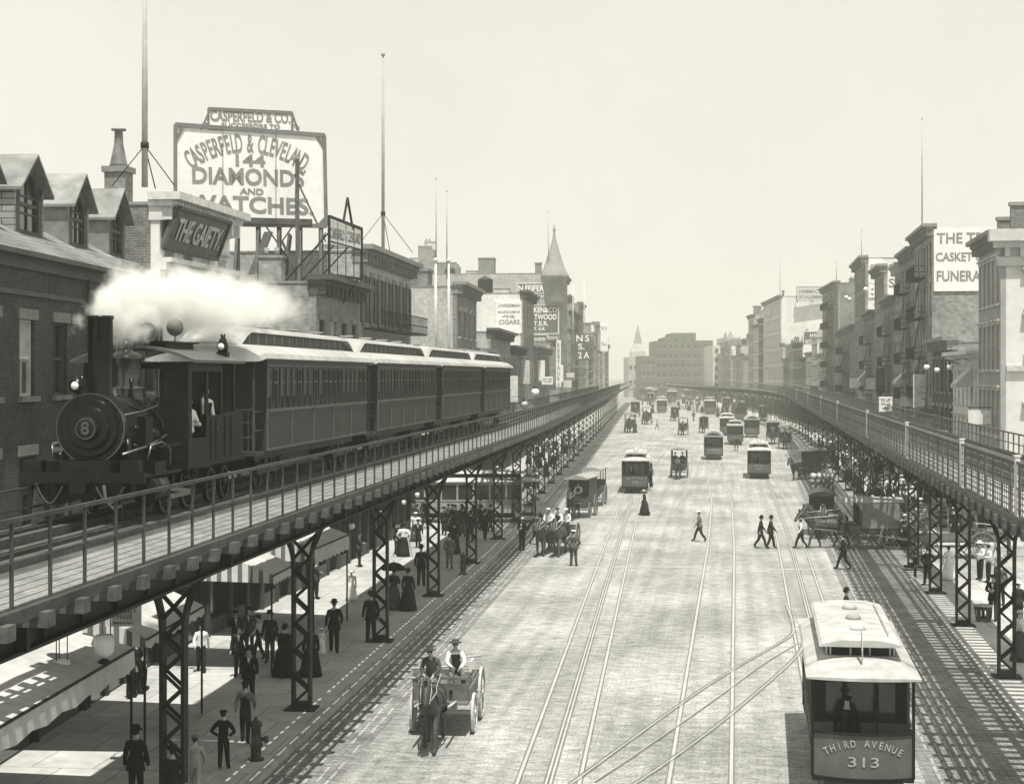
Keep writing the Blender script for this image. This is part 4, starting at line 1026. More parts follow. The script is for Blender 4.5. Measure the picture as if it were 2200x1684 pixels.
# hanging boards, window awnings and shop signs along both rows
rq = random.Random(21)
for side, fn, ys in (('left', FL, [141,146,153,160,167,176,183,192,199,209,217,226,234,243,252,270,279,292,305]), ('right', FR, [95,104,110,117,124,131,137,146,155,163,169,177,189,195,204,214,226,238,249,263,275,290,310,335])):
    sg = 1 if side == 'left' else -1
    for y in ys:
        k = rq.random(); x = fn(y)
        if k < .5:
            hgt = rq.choice((.8,1.2,2.6)); wd = .9 if hgt > 2 else 1.3; z = rq.uniform(4.6, 9.5 if y > 140 else 7)
            o = empty('hanging_board', 'blank weathered board hung out from the %s row of fronts' % side, 'sign', (x+sg*.2, y, z), group='small boards hung out from the %s row' % side)
            mb = MB(); mb.box(min(0,sg*wd), max(0,sg*wd), -.06, .06, 0, hgt); mb.build('board', rq.choice([signw, offwhite, dk, castw]), o)
            mb = MB(); mb.bar((-sg*.1,0,hgt+.15),(sg*wd,0,hgt+.15),.05); mb.bar((sg*.1,0,hgt),(sg*.1,0,hgt+.15),.03); mb.bar((sg*(wd-.1),0,hgt),(sg*(wd-.1),0,hgt+.15),.03); mb.build('bracket', iron, o)
        elif k < .8:
            o = empty('window_awning', 'small sloping window awning on the %s row of fronts' % side, 'awning', (x, y, rq.choice((5.6, 8.8, 4.4))), group='small window awnings on the %s row' % side)
            L2 = rq.uniform(1.2,2.8); mb = MB(); P_ = [(0,0,1.1),(sg*1.1,0,0),(sg*1.1,L2,0),(0,L2,1.1)]; mb.add(P_+[(a,b,c-.03) for a,b,c in P_],[(0,1,2,3),(4,5,6,7),(0,1,5,4),(1,2,6,5),(2,3,7,6),(3,0,4,7)])
            mb.add([(0,0,1.08),(sg*1.1,0,-.02),(sg*1.1,0,-.2),(0,0,-.1)],[(0,1,2,3)]); mb.add([(sg*1.1,0,-.02),(sg*1.1,L2,-.02),(sg*1.1,L2,-.22),(sg*1.1,0,-.22)],[(0,1,2,3)]); mb.build('canvas', rq.choice([canvas, canvas, mat('dusty_canvas',.3,.9,.2,3)]), o, fix=False)
            mb = MB(); mb.bar((0,.03,-.1),(sg*1.08,.03,-.05),.03); mb.bar((0,L2-.03,-.1),(sg*1.08,L2-.03,-.05),.03); mb.build('stay', iron, o)
# ------------------------------------------------------------------ the train
RZ = -math.atan(.10667); RAIL = 6.57
loco_m = mat('loco_black', .006, .26, .3, 3, spec=.22); loco_g = mat('cab_paint', .007, .5, .3, 3, spec=.15); bright = mat('polished_steel', .22, .35, .3, 6, metal=.8)
coachm = mat('coach_body_paint', .034, .55, .15, 2, spec=.25); coach_tr = mat('coach_trim', .085, .6, .2, 3); roofc = mat('coach_roof', .36, .8, .2, 1.5); shutter_m = mat('coach_shutter', .075, .7, .2, 6)
lensm = mat('lamp_lens', .7, .15, .05, 3, spec=.8)
y0 = 32.2
lo = empty('steam_locomotive', 'black tank locomotive with tall chimney running towards the viewer', 'locomotive', (CL(y0)-.75, y0, RAIL), RZ)
mb = MB(); mb.lathe([(.62,.0),(.62,3.3)], (0,0,1.8), 'y', 28); mb.box(-.5,.5,.9,3.0,.95,1.5)
for yy in (.2, .85, 1.35, 2.5): mb.lathe([(.635,yy),(.635,yy+.05)], (0,0,1.8), 'y', 28)
mb.build('boiler', loco_m, lo)
mb = MB(); mb.lathe([(.06,-.34),(.2,-.33),(.24,-.28),(.25,-.2),(.38,-.2),(.43,-.11),(.53,-.12),(.57,-.05),(.68,-.05),(.68,.0),(.68,.1),(.63,.12)], (0,0,1.8), 'y', 32); mb.sm = [False]*len(mb.sm)
for k in range(18): a = 2*pi*k/18; mb.ball((.63*cos(a),-.07,1.8+.63*sin(a)), .02, 6, 4)
sb_ = mb.build('smokebox_door', loco_m, lo)
mb = MB(); mb.ring((0,-.325,1.8),.18,.2,.02,'y',24); mb.ring((0,-.055,1.8),.66,.68,.02,'y',32); mb.build('rim', mat('dull_steel', .09, .4, .3, 6, metal=.5), sb_)
flat_text('8', .34, face_M((0,-.345,1.8),(1,0,0),(0,0,1)), mat('dull_steel', .09), sb_, bold=.02)
mb = MB(); mb.lathe([(.36,2.22),(.27,2.38),(.235,2.5),(.24,3.9),(.26,3.92),(.26,3.98),(.2,3.98),(.19,3.2)], (0,.5,0), 'z', 22); mb.build('chimney', loco_m, lo)
mb = MB(); mb.lathe([(.42,2.22),(.36,2.3),(.33,2.5),(.34,2.54),(.34,2.6),(.3,2.64),(.3,3.12),(.37,3.14),(.37,3.18),(.26,3.28),(.15,3.3),(.14,3.36),(.15,3.38),(.15,3.5),(.04,3.52)], (0,2.0,0), 'z', 24); mb.build('steam_dome', mat('burnished_dome', .05, .22, .3, 4, spec=.8, metal=.4), lo)
mb = MB(); mb.ring((0,2.0,2.57),.29,.345,.03,'z',24) ; mb.ring((0,2.0,3.18),.28,.345,.02,'z',24); mb.build('dome_band', bright, lo)
mb = MB(); mb.lathe([(.1,2.3),(.1,2.5),(.06,2.6),(.09,2.7),(.02,2.85)], (-.2,.05,0), 'z', 12); mb.bar((0,.05,2.3),(-.6,.05,2.34),.04); mb.lathe([(.13,-.1),(.15,0),(.1,.1)], (-.28,-.02,2.62), 'y', 14); mb.build('headlamp', loco_m, lo)
mb = MB(); mb.lathe([(.07,-.13),(.08,-.11)], (-.28,-.02,2.62), 'y', 14); mb.build('headlamp_lens', lensm, lo)
mb = MB()                                   # frames, buffer beam, running boards, cylinders
mb.box(-1.22,1.22,-.55,-.4,.78,.98); mb.box(-1.1,1.1,-.4,2.2,.86,.92)
for s in (-1,1):
    mb.box(s*.62-.05, s*.62+.05, -.4, 6.0, .35, .86); mb.box(min(s*.55,s*1.1), max(s*.55,s*1.1), .9, 2.2, 1.4, 1.45)
    mb.lathe([(.26,.35),(.26,1.15)], (s*.93,0,.62), 'y', 16); mb.lathe([(.18,.25),(.05,.2),(.28,.33),(.28,.4)], (s*.93,0,.62), 'y', 16)
    mb.box(s*.93-.2, s*.93+.2, .4, 1.1, .88, 1.14); mb.box(s*.95-.25, s*.95+.1, -.38, -.1, .98, 1.2)
    mb.bar((s*1.0,-.5,.5),(s*1.0,-.5,.8),.06); mb.box(s*.72-.04, s*.72+.04, -.45,-.4,.1,.8)
mb.box(-.16,.16,-.75,-.55,.6,.8); mb.box(-.3,.3,-.3,.3,1.0,1.2)
mb.build('frame', loco_m, lo)
for x0_, x1_ in ((-.85,-.35),(.3,.85)):
    mb = MB(); mb.tube([(x0_+(x1_-x0_)*t/10, -.58, .72-.32*sin(pi*t/10)) for t in range(11)], .02, 5); mb.build('coupling_chain', iron2, lo)
mb = MB(); mb.tube([(.45,-.56,.75),(.5,-.6,.45),(.65,-.6,.3),(.8,-.58,.35)], .035, 6); mb.build('air_hose', iron2, lo)
mb = MB()
for s in (-1,1):
    mb.tube([(s*.62,0,1.3),(s*.75,.5,1.38),(s*.8,1.0,1.42),(s*.78,2.2,1.6)], .025, 6); mb.tube([(s*.55,.3,2.05),(s*.6,1.2,2.1),(s*.6,2.2,2.2)], .02, 6)
    mb.tube([(s*.95,.5,1.18),(s*1.0,.55,1.45),(s*1.0,1.2,1.5),(s*1.05,1.6,1.35),(s*1.0,1.7,1.0)], .022, 6)
    for yy in (.3,1.1,1.8): mb.ball((s*.62,yy,1.36),.04,8,5)
mb.build('pipes', bright, lo)
mb = MB(); rl_ = random.Random(5)
for s in (-1,1):
    mb.box(min(s*.5,s*.78), max(s*.5,s*.78), .9, 1.35, 1.45, 2.0); mb.lathe([(.13,1.5),(.15,1.75)], (s*.68,0,1.62), 'y', 10); mb.cyl((s*.62,.3,1.0),(s*.62,.3,1.6),.06,8)
    mb.tube([(s*.3,.5,2.3),(s*.5,.9,2.2),(s*.55,1.6,2.1),(s*.5,2.5,2.35)], .03, 6); mb.tube([(s*.4,2.0,2.3),(s*.7,2.1,1.9),(s*.75,2.2,1.5)], .035, 6)
    for k in range(9): y_ = rl_.uniform(.2,2.5); mb.ball((s*rl_.uniform(.5,.66), y_, rl_.uniform(1.3,2.0)), rl_.uniform(.03,.07), 6, 5)
mb.box(-.25,.2,2.35,2.6,2.2,2.55); mb.lathe([(.05,2.2),(.09,2.3),(.03,2.55),(.05,2.75)], (.28,1.5,0), 'z', 8); mb.box(-.5,.5,-.35,.1,.98,1.2)
for k in range(12): a = pi*k/11; mb.ball((.6*cos(a),.85,1.76+.6*sin(a)), .018, 5, 4)
mb.build('boiler_fittings', loco_m, lo)
mb = MB(); mb.bar((-.1,.75,2.3),(.1,.95,2.5),.16); mb.lathe([(.05,2.3),(.16,2.42),(.14,2.5),(.04,2.62)], (.0,.95,0), 'z', 14); mb.bar((-.14,.95,2.28),(-.14,.95,2.6),.04); mb.bar((.14,.95,2.28),(.14,.95,2.6),.04); mb.build('bell', bright, lo)
def wheel_mesh(r, spokes, w=.1, m=None, tyre=.07, hub=.1):
    mb = MB(); mb.ring((0,0,0), r-tyre, r, w, 'x', 28)
    mb.lathe([(hub*.8,-w*.8),(hub,-w*.5),(hub,w*.5),(hub*.8,w*.8)], n=10, axis='x')
    for k in range(spokes):
        a = 2*pi*k/spokes; mb.bar((0,hub*.8*cos(a),hub*.8*sin(a)),(0,(r-tyre*.6)*cos(a),(r-tyre*.6)*sin(a)),w*.35,w*.4,up=(1,0,0))
    o = mb.build('wheel', m or loco_m); me = o.data; bpy.data.objects.remove(o); return me
def put(me, name, parent, loc, rz=0, rx=0):
    o = bpy.data.objects.new(name, me); COL.objects.link(o); o.parent = parent; o.location = loc; o.rotation_euler = (rx,0,rz); return o
drv = wheel_mesh(.53, 12); small = wheel_mesh(.38, 8)
for yy in (2.1, 3.6):
    for s in (-1,1): put(drv, 'driving_wheel', lo, (s*.76, yy, .53), rx=.3)
for yy in (5.3, 6.4):
    for s in (-1,1): put(small, 'truck_wheel', lo, (s*.76, yy, .38))
mb = MB()
for s in (-1,1): mb.bar((s*.88,2.1,.35),(s*.88,3.6,.35),.05,.1); mb.bar((s*.9,1.1,.62),(s*.9,3.6,.35),.05,.09)
mb.build('coupling_rods', bright, lo)
mb = MB(); hw = 1.12; c0, c1 = 2.6, 6.15      # cab
mb.box(-hw, hw, c0, c1+.9, .88, .98)
mb.box(-hw, hw, c0, c0+.05, 2.95, 3.08)
for x0_, x1_ in ((-hw,-hw+.12),(-.62,-.5),(.5,.62),(hw-.12,hw)): mb.box(x0_, x1_, c0, c0+.05, 2.3, 2.95)
for s in (-1,1): mb.box(min(s*.5,s*hw), max(s*.5,s*hw), c0, c0+.05, 1.0, 2.3)
for s in (-1,1):
    a, b = (hw-.05, hw) if s > 0 else (-hw, -hw+.05)
    mb.box(a, b, c0+.05, 3.9, .98, 1.5); mb.box(a, b, 3.9, 4.05, .98, 3.08); mb.box(a, b, 4.05, 5.0, .98, 1.95); mb.box(a, b, 5.0, 5.12, .98, 3.08)
    mb.box(a, b, c0+.05, c0+.25, 1.5, 3.08); mb.box(a, b, c0+.25, 3.9, 2.9, 3.08); mb.box(a, b, 4.05, 5.0, 2.9, 3.08)
    mb.box(a, b, 5.12, c1+.55, .98, 2.0)
    mb.box(a, b, c1-.1, c1, 2.0, 3.08)
    for yy in (4.2,4.6,5.3,5.8): mb.box(a+s*.01 if s>0 else a-.02, b+.02 if s>0 else b-.01, yy, yy+.04, 1.0, 1.9)
mb.box(-hw+.05, hw-.05, c1+.45, c1+.5, .98, 2.0); mb.box(-.9,.9,c0+1.6,c0+1.7,1.0,2.3)
mb.build('cab', loco_g, lo)
mb = MB(); N = 10
for a0 in range(N):
    xa, xb = -1.32+2.64*a0/N, -1.32+2.64*(a0+1)/N; zf = lambda x: 3.08+.3*(1-(x/1.32)**2)
    mb.add([(xa,c0-.25,zf(xa)),(xb,c0-.25,zf(xb)),(xb,c1+.15,zf(xb)),(xa,c1+.15,zf(xa)),(xa,c0-.25,zf(xa)+.06),(xb,c0-.25,zf(xb)+.06),(xb,c1+.15,zf(xb)+.06),(xa,c1+.15,zf(xa)+.06)],
           [(0,3,2,1),(4,5,6,7),(0,1,5,4),(2,3,7,6)]+([(3,0,4,7)] if a0 == 0 else [])+([(1,2,6,5)] if a0 == N-1 else []))
mb.build('cab_roof', mat('cab_roof', .06, .45, .2, 3, spec=.5), lo)
mb = MB(); mb.box(-.5,.5,3.0,5.0,3.35,3.5); mb.box(-.6,.6,2.9,5.1,3.5,3.54); mb.build('roof_ventilator', loco_g, lo)
mb = MB(); mb.box(-.12,.12,-.12,.12,0,.14); mb.lathe([(.11,.14),(.12,.3),(.08,.42),(.05,.46),(.06,.54)], n=12); mb.lathe([(.1,-.16),(.1,-.1)], (0,0,.26),'y',12)
lamp = mb.build('marker_lamp', loco_m, lo); lamp.location = (1.0, 5.6, 3.2)
mb = MB(); mb.lathe([(.075,-.175),(.075,-.162)], (0,0,.26),'y',12); mb.build('lens', lensm, lamp)
dm = mat('route_disc', .2, .6, .15, 3)
for i, (x_, y_, z_) in enumerate(((-.3,2.3,3.74),(.0,3.3,3.72),(.3,4.3,3.86))):
    mb = MB(); mb.lathe([(.19,-.015),(.19,.015)], (0,0,0), 'y', 20); mb.bar((0,.0,-.19),(0,.0,-.5),.03)
    if i == 1: mb.ring((0,0,0),.19,.22,.05,'y',20)
    o = mb.build('route_disc', dm, lo); o.location = (x_, y_, z_)
def coach_window():
    mb = MB(); w = .42
    mb.box(-.012, .0, -w/2, w/2, 0, 1.0)
    mb.mi = 1; mb.box(0,.05,-w/2,-w/2+.04,0,1.0); mb.box(0,.05,w/2-.04,w/2,0,1.0); mb.box(0,.05,-w/2+.04,w/2-.04,.62,.68); mb.box(0,.05,-w/2+.04,w/2-.04,.96,1.0)
    a = mb.build('window', [glass, coach_tr]); A = a.data; bpy.data.objects.remove(a)
    mb.mi = 2; mb.box(.002,.03,-w/2+.04,w/2-.04,.3,.62); mb.box(.002,.03,-w/2+.04,w/2-.04,.68,.96)
    b = mb.build('window', [glass, coach_tr, shutter_m]); B = b.data; bpy.data.objects.remove(b)
    return A, B
cwA, cwB = coach_window()
def make_coach(label, Y0):
    r = empty('railway_coach', label, 'railway coach', (CL(Y0)-.75, Y0, RAIL), RZ, 'coaches of the elevated train')
    L_ = 12.5; hw = 1.3
    mb = MB(); mb.box(-hw, hw, 0, L_, .98, 1.98); mb.box(-hw, hw, 0, L_, 3.0, 3.28)
    for s in (-1,1):
        x0_, x1_ = (hw-.06,hw) if s > 0 else (-hw,-hw+.06)
        n = 20; p = L_/n
        for i in range(n+1):
            a, b = max(i*p-.1,0), min(i*p+.1,L_); mb.box(x0_, x1_, a, b, 1.98, 3.0)
            if 0 < i < n: mb.box(x0_+.03*s, x1_+.03*s, i*p-.03, i*p+.03, 2.0, 2.99)
    for yy in (0, L_-.06):
        mb.box(-hw+.06,-.4,yy,yy+.06,1.98,3.0); mb.box(.4,hw-.06,yy,yy+.06,1.98,3.0); mb.box(-.4,.4,yy,yy+.03,1.98,3.0)
    mb.build('body', coachm, r)
    t = MB()
    for s in (-1,1):
        a, b = (hw, hw+.03) if s > 0 else (-hw-.03, -hw)
        t.box(a, b, 0, L_, 1.93, 2.0); t.box(a, b, 0, L_, 1.0, 1.05); t.box(a, b, 0, L_, 3.03, 3.08)
        for i in range(5): t.box(a, b, i*L_/5-.02+.02, i*L_/5+.04, 1.05, 1.93)
    t.build('trim', coach_tr, r)
    i_ = MB(); i_.box(-.9,.9,.6,L_-.6,1.99,2.1); i_.build('seats', shutter_m, r)
    rr = random.Random(int(Y0))
    for s in (-1,1):
        for i in range(20):
            o = put(cwA if rr.random() < .45 else cwB, 'window', r, (s*(hw-.05), (i+.5)*L_/20, 1.99)); 
            if s < 0: o.scale = (-1,1,1)
    # roof: curved lower deck, raised clerestory bowed down at its ends
    y_a, y_b = -.95, L_+.95; N = 12
    prof = [(-1.42,3.22),(-1.36,3.34),(-1.05,3.5),(-.7,3.58),(.7,3.58),(1.05,3.5),(1.36,3.34),(1.42,3.22),(1.3,3.2),(-1.3,3.2)]
    mb = MB(); mb.loft([[(x,y_a,z-.06) for x,z in prof],[(x,y_a+.5,z) for x,z in prof],[(x,y_b-.5,z) for x,z in prof],[(x,y_b,z-.06) for x,z in prof]], smooth=False); mb.build('roof', roofc, r)
    mb = MB(); mb.mi = 1; mb.prism([(-.1,3.56),(.55,3.86),(L_-.55,3.86),(L_+.1,3.56)], -.64, .64, 'yz')
    mb.mi = 0
    for s in (-1,1):
        for k in range(14): mb.bar((s*.645, .8+k*.83, 3.6),(s*.645, .8+k*.83, 3.85),.03)
    pr = [(-.8,-0.03),(-.72,.06),(-.4,.12),(.4,.12),(.72,.06),(.8,-.03)]
    secs = []
    for y_, z_ in ((-.75,3.5),(-.35,3.62),(.1,3.8),(.5,3.9),(L_-.5,3.9),(L_-.1,3.8),(L_+.35,3.62),(L_+.75,3.5)): secs.append([(x,y_,z_+z) for x,z in pr])
    mb.loft(secs, smooth=False)
    cl = mb.build('clerestory', [roofc, darkp], r)
    for i in range(4): mb = MB(); yy = 1.3+i*3.2; mb.box(-.12,.12,yy,yy+.22,4.0,4.1); mb.box(-.2,.2,yy-.06,yy+.3,4.1,4.14); mb.build('ventilator', roofc, cl)
    for ya, yb in ((-.8,0),(L_,L_+.8)):
        mb = MB(); mb.box(-1.25,1.25,ya,yb,.9,1.0); ye = ya if ya < 0 else yb-.05
        mb.mi = 1
        for s in (-1,1):
            mb.bar((s*1.18,ye+.03,1.0),(s*1.18,ye+.03,3.2),.05); mb.bar((s*.5,ye+.03,1.0),(s*.5,ye+.03,2.0),.04)
            for zz in (1.35,1.7,2.0): mb.bar((s*.5,ye+.03,zz),(s*1.18,ye+.03,zz),.03)
            for zz in (1.5,1.95): mb.bar((s*1.18,ya,zz),(s*1.18,yb,zz),.035)
            for k in range(4): mb.bar((s*(.6+k*.15),ye+.03,1.0),(s*(.6+k*.15),ye+.03,2.0),.02)
        mb.build('platform', [coachm, iron2], r)
    mb = MB(); mb.box(-.9,.9,.3,L_-.3,.75,.97); mb.box(-.5,.5,4.5,8,.35,.75)
    for s in (-1,1): mb.bar((s*.9,3,.75),(s*.9,5,.45),.04); mb.bar((s*.9,5,.45),(s*.9,7.5,.45),.04); mb.bar((s*.9,7.5,.45),(s*.9,9.5,.75),.04)
    mb.build('underframe', loco_m, r)
    for yc in (1.9, L_-1.9):
        mb = MB()
        for s in (-1,1): mb.box(s*.8-.05, s*.8+.05, yc-1.1, yc+1.1, .38, .62)
        mb.box(-.8,.8,yc-.15,yc+.15,.4,.74); mb.build('truck', loco_m, r)
        for dy in (-.75,.75):
            for s in (-1,1): put(small, 'wheel', r, (s*.72, yc+dy, .38))
    return r
k1 = make_coach('first coach, coupled right behind the locomotive', 40.5)
for lb, Y0 in (('second coach of the elevated train, between the first and third', 54.75),('third coach of the elevated train', 69.0),('last coach of the elevated train, farthest from the locomotive', 83.3)):
    c = copy_tree(k1); c.location = (CL(Y0)-.75, Y0, RAIL); c['label'] = lb
    if Y0 > 80: c.rotation_euler = (0,0,-math.atan(.1))
# ------------------------------------------------------------------ people, horses
def grow(verts, edges, levels=1):
    """verts: (x,y,z,r,slot); a skin modifier grows one continuous surface"""
    me = bpy.data.meshes.new('g'); me.from_pydata([v[:3] for v in verts], edges, []); o = bpy.data.objects.new('g', me); COL.objects.link(o)
    m = o.modifiers.new('s', 'SKIN'); m.use_smooth_shade = True
    for i, v in enumerate(verts):
        sv = me.skin_vertices[0].data[i]; r = v[3]; sv.radius = (r, r) if not isinstance(r, tuple) else r; sv.use_root = (i == 0)
    if levels: o.modifiers.new('b', 'SUBSURF').levels = levels
    bpy.context.view_layer.update()
    out = bpy.data.meshes.new_from_object(o.evaluated_get(bpy.context.evaluated_depsgraph_get()))
    bpy.data.objects.remove(o)
    segs = [(Vector(verts[a][:3]), Vector(verts[b][:3]), verts[b][4]) for a, b in edges]
    out.materials.clear()
    for k in range(5): out.materials.append(None)
    for p in out.polygons:
        c = p.center; best = 9; s = 0
        for A, B, k in segs:
            d = B-A; t = max(0, min(1, (c-A).dot(d)/max(d.dot(d),1e-9))); q = (c-A-d*t).length
            if q < best: best, s = q, k
        p.material_index = s; p.use_smooth = True
    return out
SKIN_, COAT, LEGS, SHOE, SLEEVE = 0, 1, 2, 3, 4
def figure_mesh(pose, stout=1.0, fingers=True):
    J = {}
    v = []; e = []
    def add(p, r, slot, par=None):
        v.append((*p, r, slot)); i = len(v)-1
        if par is not None: e.append((par, i))
        return i
    lean = pose.get('lean', 0); seat = pose.get('seat', False); w_ = stout
    def L_(p): return (p[0], p[1]-lean*(p[2]-.92) if p[2] > .92 else p[1], p[2])
    pe = add((0,0,.93), (.155*w_,.12*w_), LEGS if not pose.get('coatlong') else COAT)
    sp = add(L_((0,0,1.1)), (.15*w_,.12*w_), COAT, pe); ch = add(L_((0,0,1.3)), (.18*w_,.135*w_), COAT, sp)
    ub = add(L_((0,.01,1.41)), (.15*w_,.1*w_), COAT, ch)
    nk = add(L_((0,0,1.49)), .052, SKIN_, ub); hx = pose.get('head', (0,0))
    h0 = add(L_((hx[0]*.3,-.005+hx[1]*.3,1.56)), (.06,.07), SKIN_, nk); h1 = add(L_((hx[0]*.7,-.012+hx[1]*.7,1.635)), (.075,.092), SKIN_, h0); h2 = add(L_((hx[0],hx[1],1.71)), (.05,.06), SKIN_, h1)
    ns = add(L_((hx[0]*.7,-.118+hx[1],1.615)), .014, SKIN_, h1)
    for s, key in ((-1,'l'),(1,'r')):
        el, wr = pose[key]
        sh = add(L_((s*.175*w_,.01,1.385)), .085, SLEEVE, ub); el_ = add(L_((s*el[0], el[1], el[2])), .062, SLEEVE, sh); wr_ = add(L_((s*wr[0], wr[1], wr[2])), .047, SLEEVE, el_)
        E, W = Vector(v[el_][:3]), Vector(v[wr_][:3]); d = (W-E).normalized(); side = Vector((s,0,0)); pal = W+d*.07
        pl = add(tuple(pal), .033, SKIN_, wr_)
        if fingers:
            ax = d.cross(side).normalized() if abs(d.dot(side)) < .95 else Vector((0,1,0))
            for k, ln in enumerate((.07,.08,.075,.06)):
                a = pal + ax*(.022*(k-1.5)) + d*.02; b = a + d*ln*.6; c = a + d*ln - side*.02
                i1 = add(tuple(b), .0095, SKIN_, pl); add(tuple(c), .008, SKIN_, i1)
            t = pal - ax*.04 + d*.0; i1 = add(tuple(t), .012, SKIN_, pl); add(tuple(t - ax*.02 + d*.045), .009, SKIN_, i1)
        kn, an = pose['L' if s < 0 else 'R']
        hp = add((s*.085*w_, 0, .88), .108*w_, LEGS, pe); k_ = add((s*kn[0], kn[1], kn[2]), .082*w_, LEGS, hp); a_ = add((s*an[0], an[1], an[2]), .068, LEGS, k_)
        t0 = pose.get('toe_'+('l' if s < 0 else 'r'), (0,-.17,-.045)); ft = add((s*an[0]+s*.015, an[1]+t0[1]*.5, max(an[2]+t0[2],.03)), .05, SHOE, a_); add((s*an[0]+s*.02, an[1]+t0[1], max(an[2]+t0[2],.03)), .04, SHOE, ft)
    return grow(v, e, 1)
AR = ((.25,.01,1.13),(.27,-.06,.9))
POSE = {
 'stand': dict(l=AR, r=AR, L=((.1,-.01,.49),(.11,.02,.09)), R=((.1,-.02,.49),(.12,0,.09))),
 'walk': dict(l=((.25,.1,1.15),(.26,.06,.93)), r=((.25,-.08,1.15),(.24,-.24,.96)), L=((.1,-.2,.52),(.1,-.3,.1)), R=((.09,.1,.48),(.09,.34,.17)), toe_r=(0,-.13,-.1), toe_l=(0,-.18,-.02), lean=.06),
 'walk2': dict(l=((.26,-.1,1.15),(.24,-.25,.98)), r=((.26,.1,1.14),(.27,.16,.92)), L=((.09,.06,.48),(.09,.22,.12)), R=((.1,-.14,.5),(.1,-.18,.09)), toe_l=(0,-.13,-.08), lean=.03),
 'hips': dict(l=((.36,.08,1.15),(.2,-.04,1.02)), r=((.36,.08,1.15),(.2,-.04,1.02)), L=((.11,-.01,.49),(.14,.0,.09)), R=((.1,-.04,.49),(.12,-.06,.09))),
 'cross': dict(l=((.26,-.05,1.16),(.06,-.22,1.14)), r=((.26,-.05,1.16),(.08,-.2,1.18)), L=((.1,-.01,.49),(.12,.02,.09)), R=((.1,-.02,.49),(.1,-.04,.09)), head=(0,-.03)),
 'sit': dict(l=((.25,-.12,1.16),(.14,-.36,1.08)), r=((.25,-.12,1.16),(.12,-.34,1.06)), L=((.15,-.42,.9),(.16,-.5,.48)), R=((.17,-.42,.92),(.2,-.46,.48)), lean=.12, head=(0,-.05)),
 'sit2': dict(l=((.27,-.02,1.16),(.18,-.3,1.02)), r=((.25,-.1,1.18),(.1,-.34,1.0)), L=((.2,-.4,.92),(.22,-.44,.48)), R=((.12,-.42,.9),(.1,-.52,.5)), lean=.3, head=(-.02,-.08)),
}
FIG = {}
def fig(pose, stout=1.0):
    k = (pose, stout)
    if k not in FIG: FIG[k] = figure_mesh(POSE[pose], stout)
    return FIG[k]
skinm = mat('skin', .38, .6, .05, 8)
CLO = {n: mat('cloth_'+n, v, .92, .2, 12, spec=.1) for n, v in dict(black=.012, dark=.022, grey=.075, mid=.14, light=.32, white=.68, straw=.55, brown=.05).items()}
RECOL = {}
def colored(me, mats_):
    k = (me.name, tuple(m.name for m in mats_))
    if k not in RECOL:
        c = me.copy(); ix = [p.material_index for p in me.polygons]; c.materials.clear()
        for m in mats_: c.materials.append(m)
        c.polygons.foreach_set('material_index', ix)
        RECOL[k] = c
    return RECOL[k]
PART = {}
def part_mesh(key, fn, mats_):
    if key not in PART:
        mb = MB(); fn(mb); o = mb.build(key.split('|')[0], mats_); PART[key] = o.data; bpy.data.objects.remove(o)
    return PART[key]
def hat_fn(kind):
    def f(mb):
        if kind == 'bowler': mb.lathe([(.145,0),(.155,.012),(.1,.012),(.1,.05),(.09,.1),(.05,.125)], n=14)
        elif kind == 'boater': mb.lathe([(.17,0),(.17,.012),(.1,.014),(.1,.08),(.02,.082)], n=14)
        elif kind == 'sun': mb.lathe([(.24,0),(.25,.015),(.11,.03),(.1,.1),(.03,.12)], n=14)
        elif kind == 'cap': mb.lathe([(.1,0),(.125,.04),(.11,.07),(.02,.08)], n=12); mb.box(-.06,.06,-.15,-.07,.0,.015)
        elif kind == 'slouch': mb.lathe([(.17,.0),(.175,.01),(.1,.015),(.095,.09),(.04,.1)], n=12)
    return f
def skirt_fn(w):
    def f(mb):
        n = 14; secs = []
        for z, r, k in ((1.06,.14*w,0),(.97,.19*w,.02),(.8,.25*w,.04),(.5,.3*w,.06),(.25,.34*w,.09),(.03,.38*w,.12)):
            secs.append([((r*(1+k*.35*cos(5*a)))*cos(a), (r*.9*(1+k*.3*sin(7*a)))*sin(a)+k*.3, z) for a in (2*pi*i/n for i in range(n))])
        mb.loft(secs)
    return f
def tail_fn(mb):
    n = 12; secs = []
    for z, r in ((1.12,.155),(.95,.185),(.78,.205)): secs.append([(r*1.08*cos(a), r*.82*sin(a)+.01, z) for a in (2*pi*i/n for i in range(n))])
    mb.loft(secs)
def blouse_fn(mb):
    for s in (-1,1): mb.ball((s*.21,.0,1.35), .1, 8, 6, (1,1,1.2))
def hair_fn(mb): mb.ball((0,.02,1.665), .098, 10, 7, (.86,1.05,.9))
def shirt_fn(mb): mb.prism([(-.05,1.44),(.05,1.44),(.0,1.2)], -.128, -.118, 'xz')
def apron_fn(mb): mb.box(-.16,.16,-.17,-.15,.45,1.1)
PCOUNT = 0
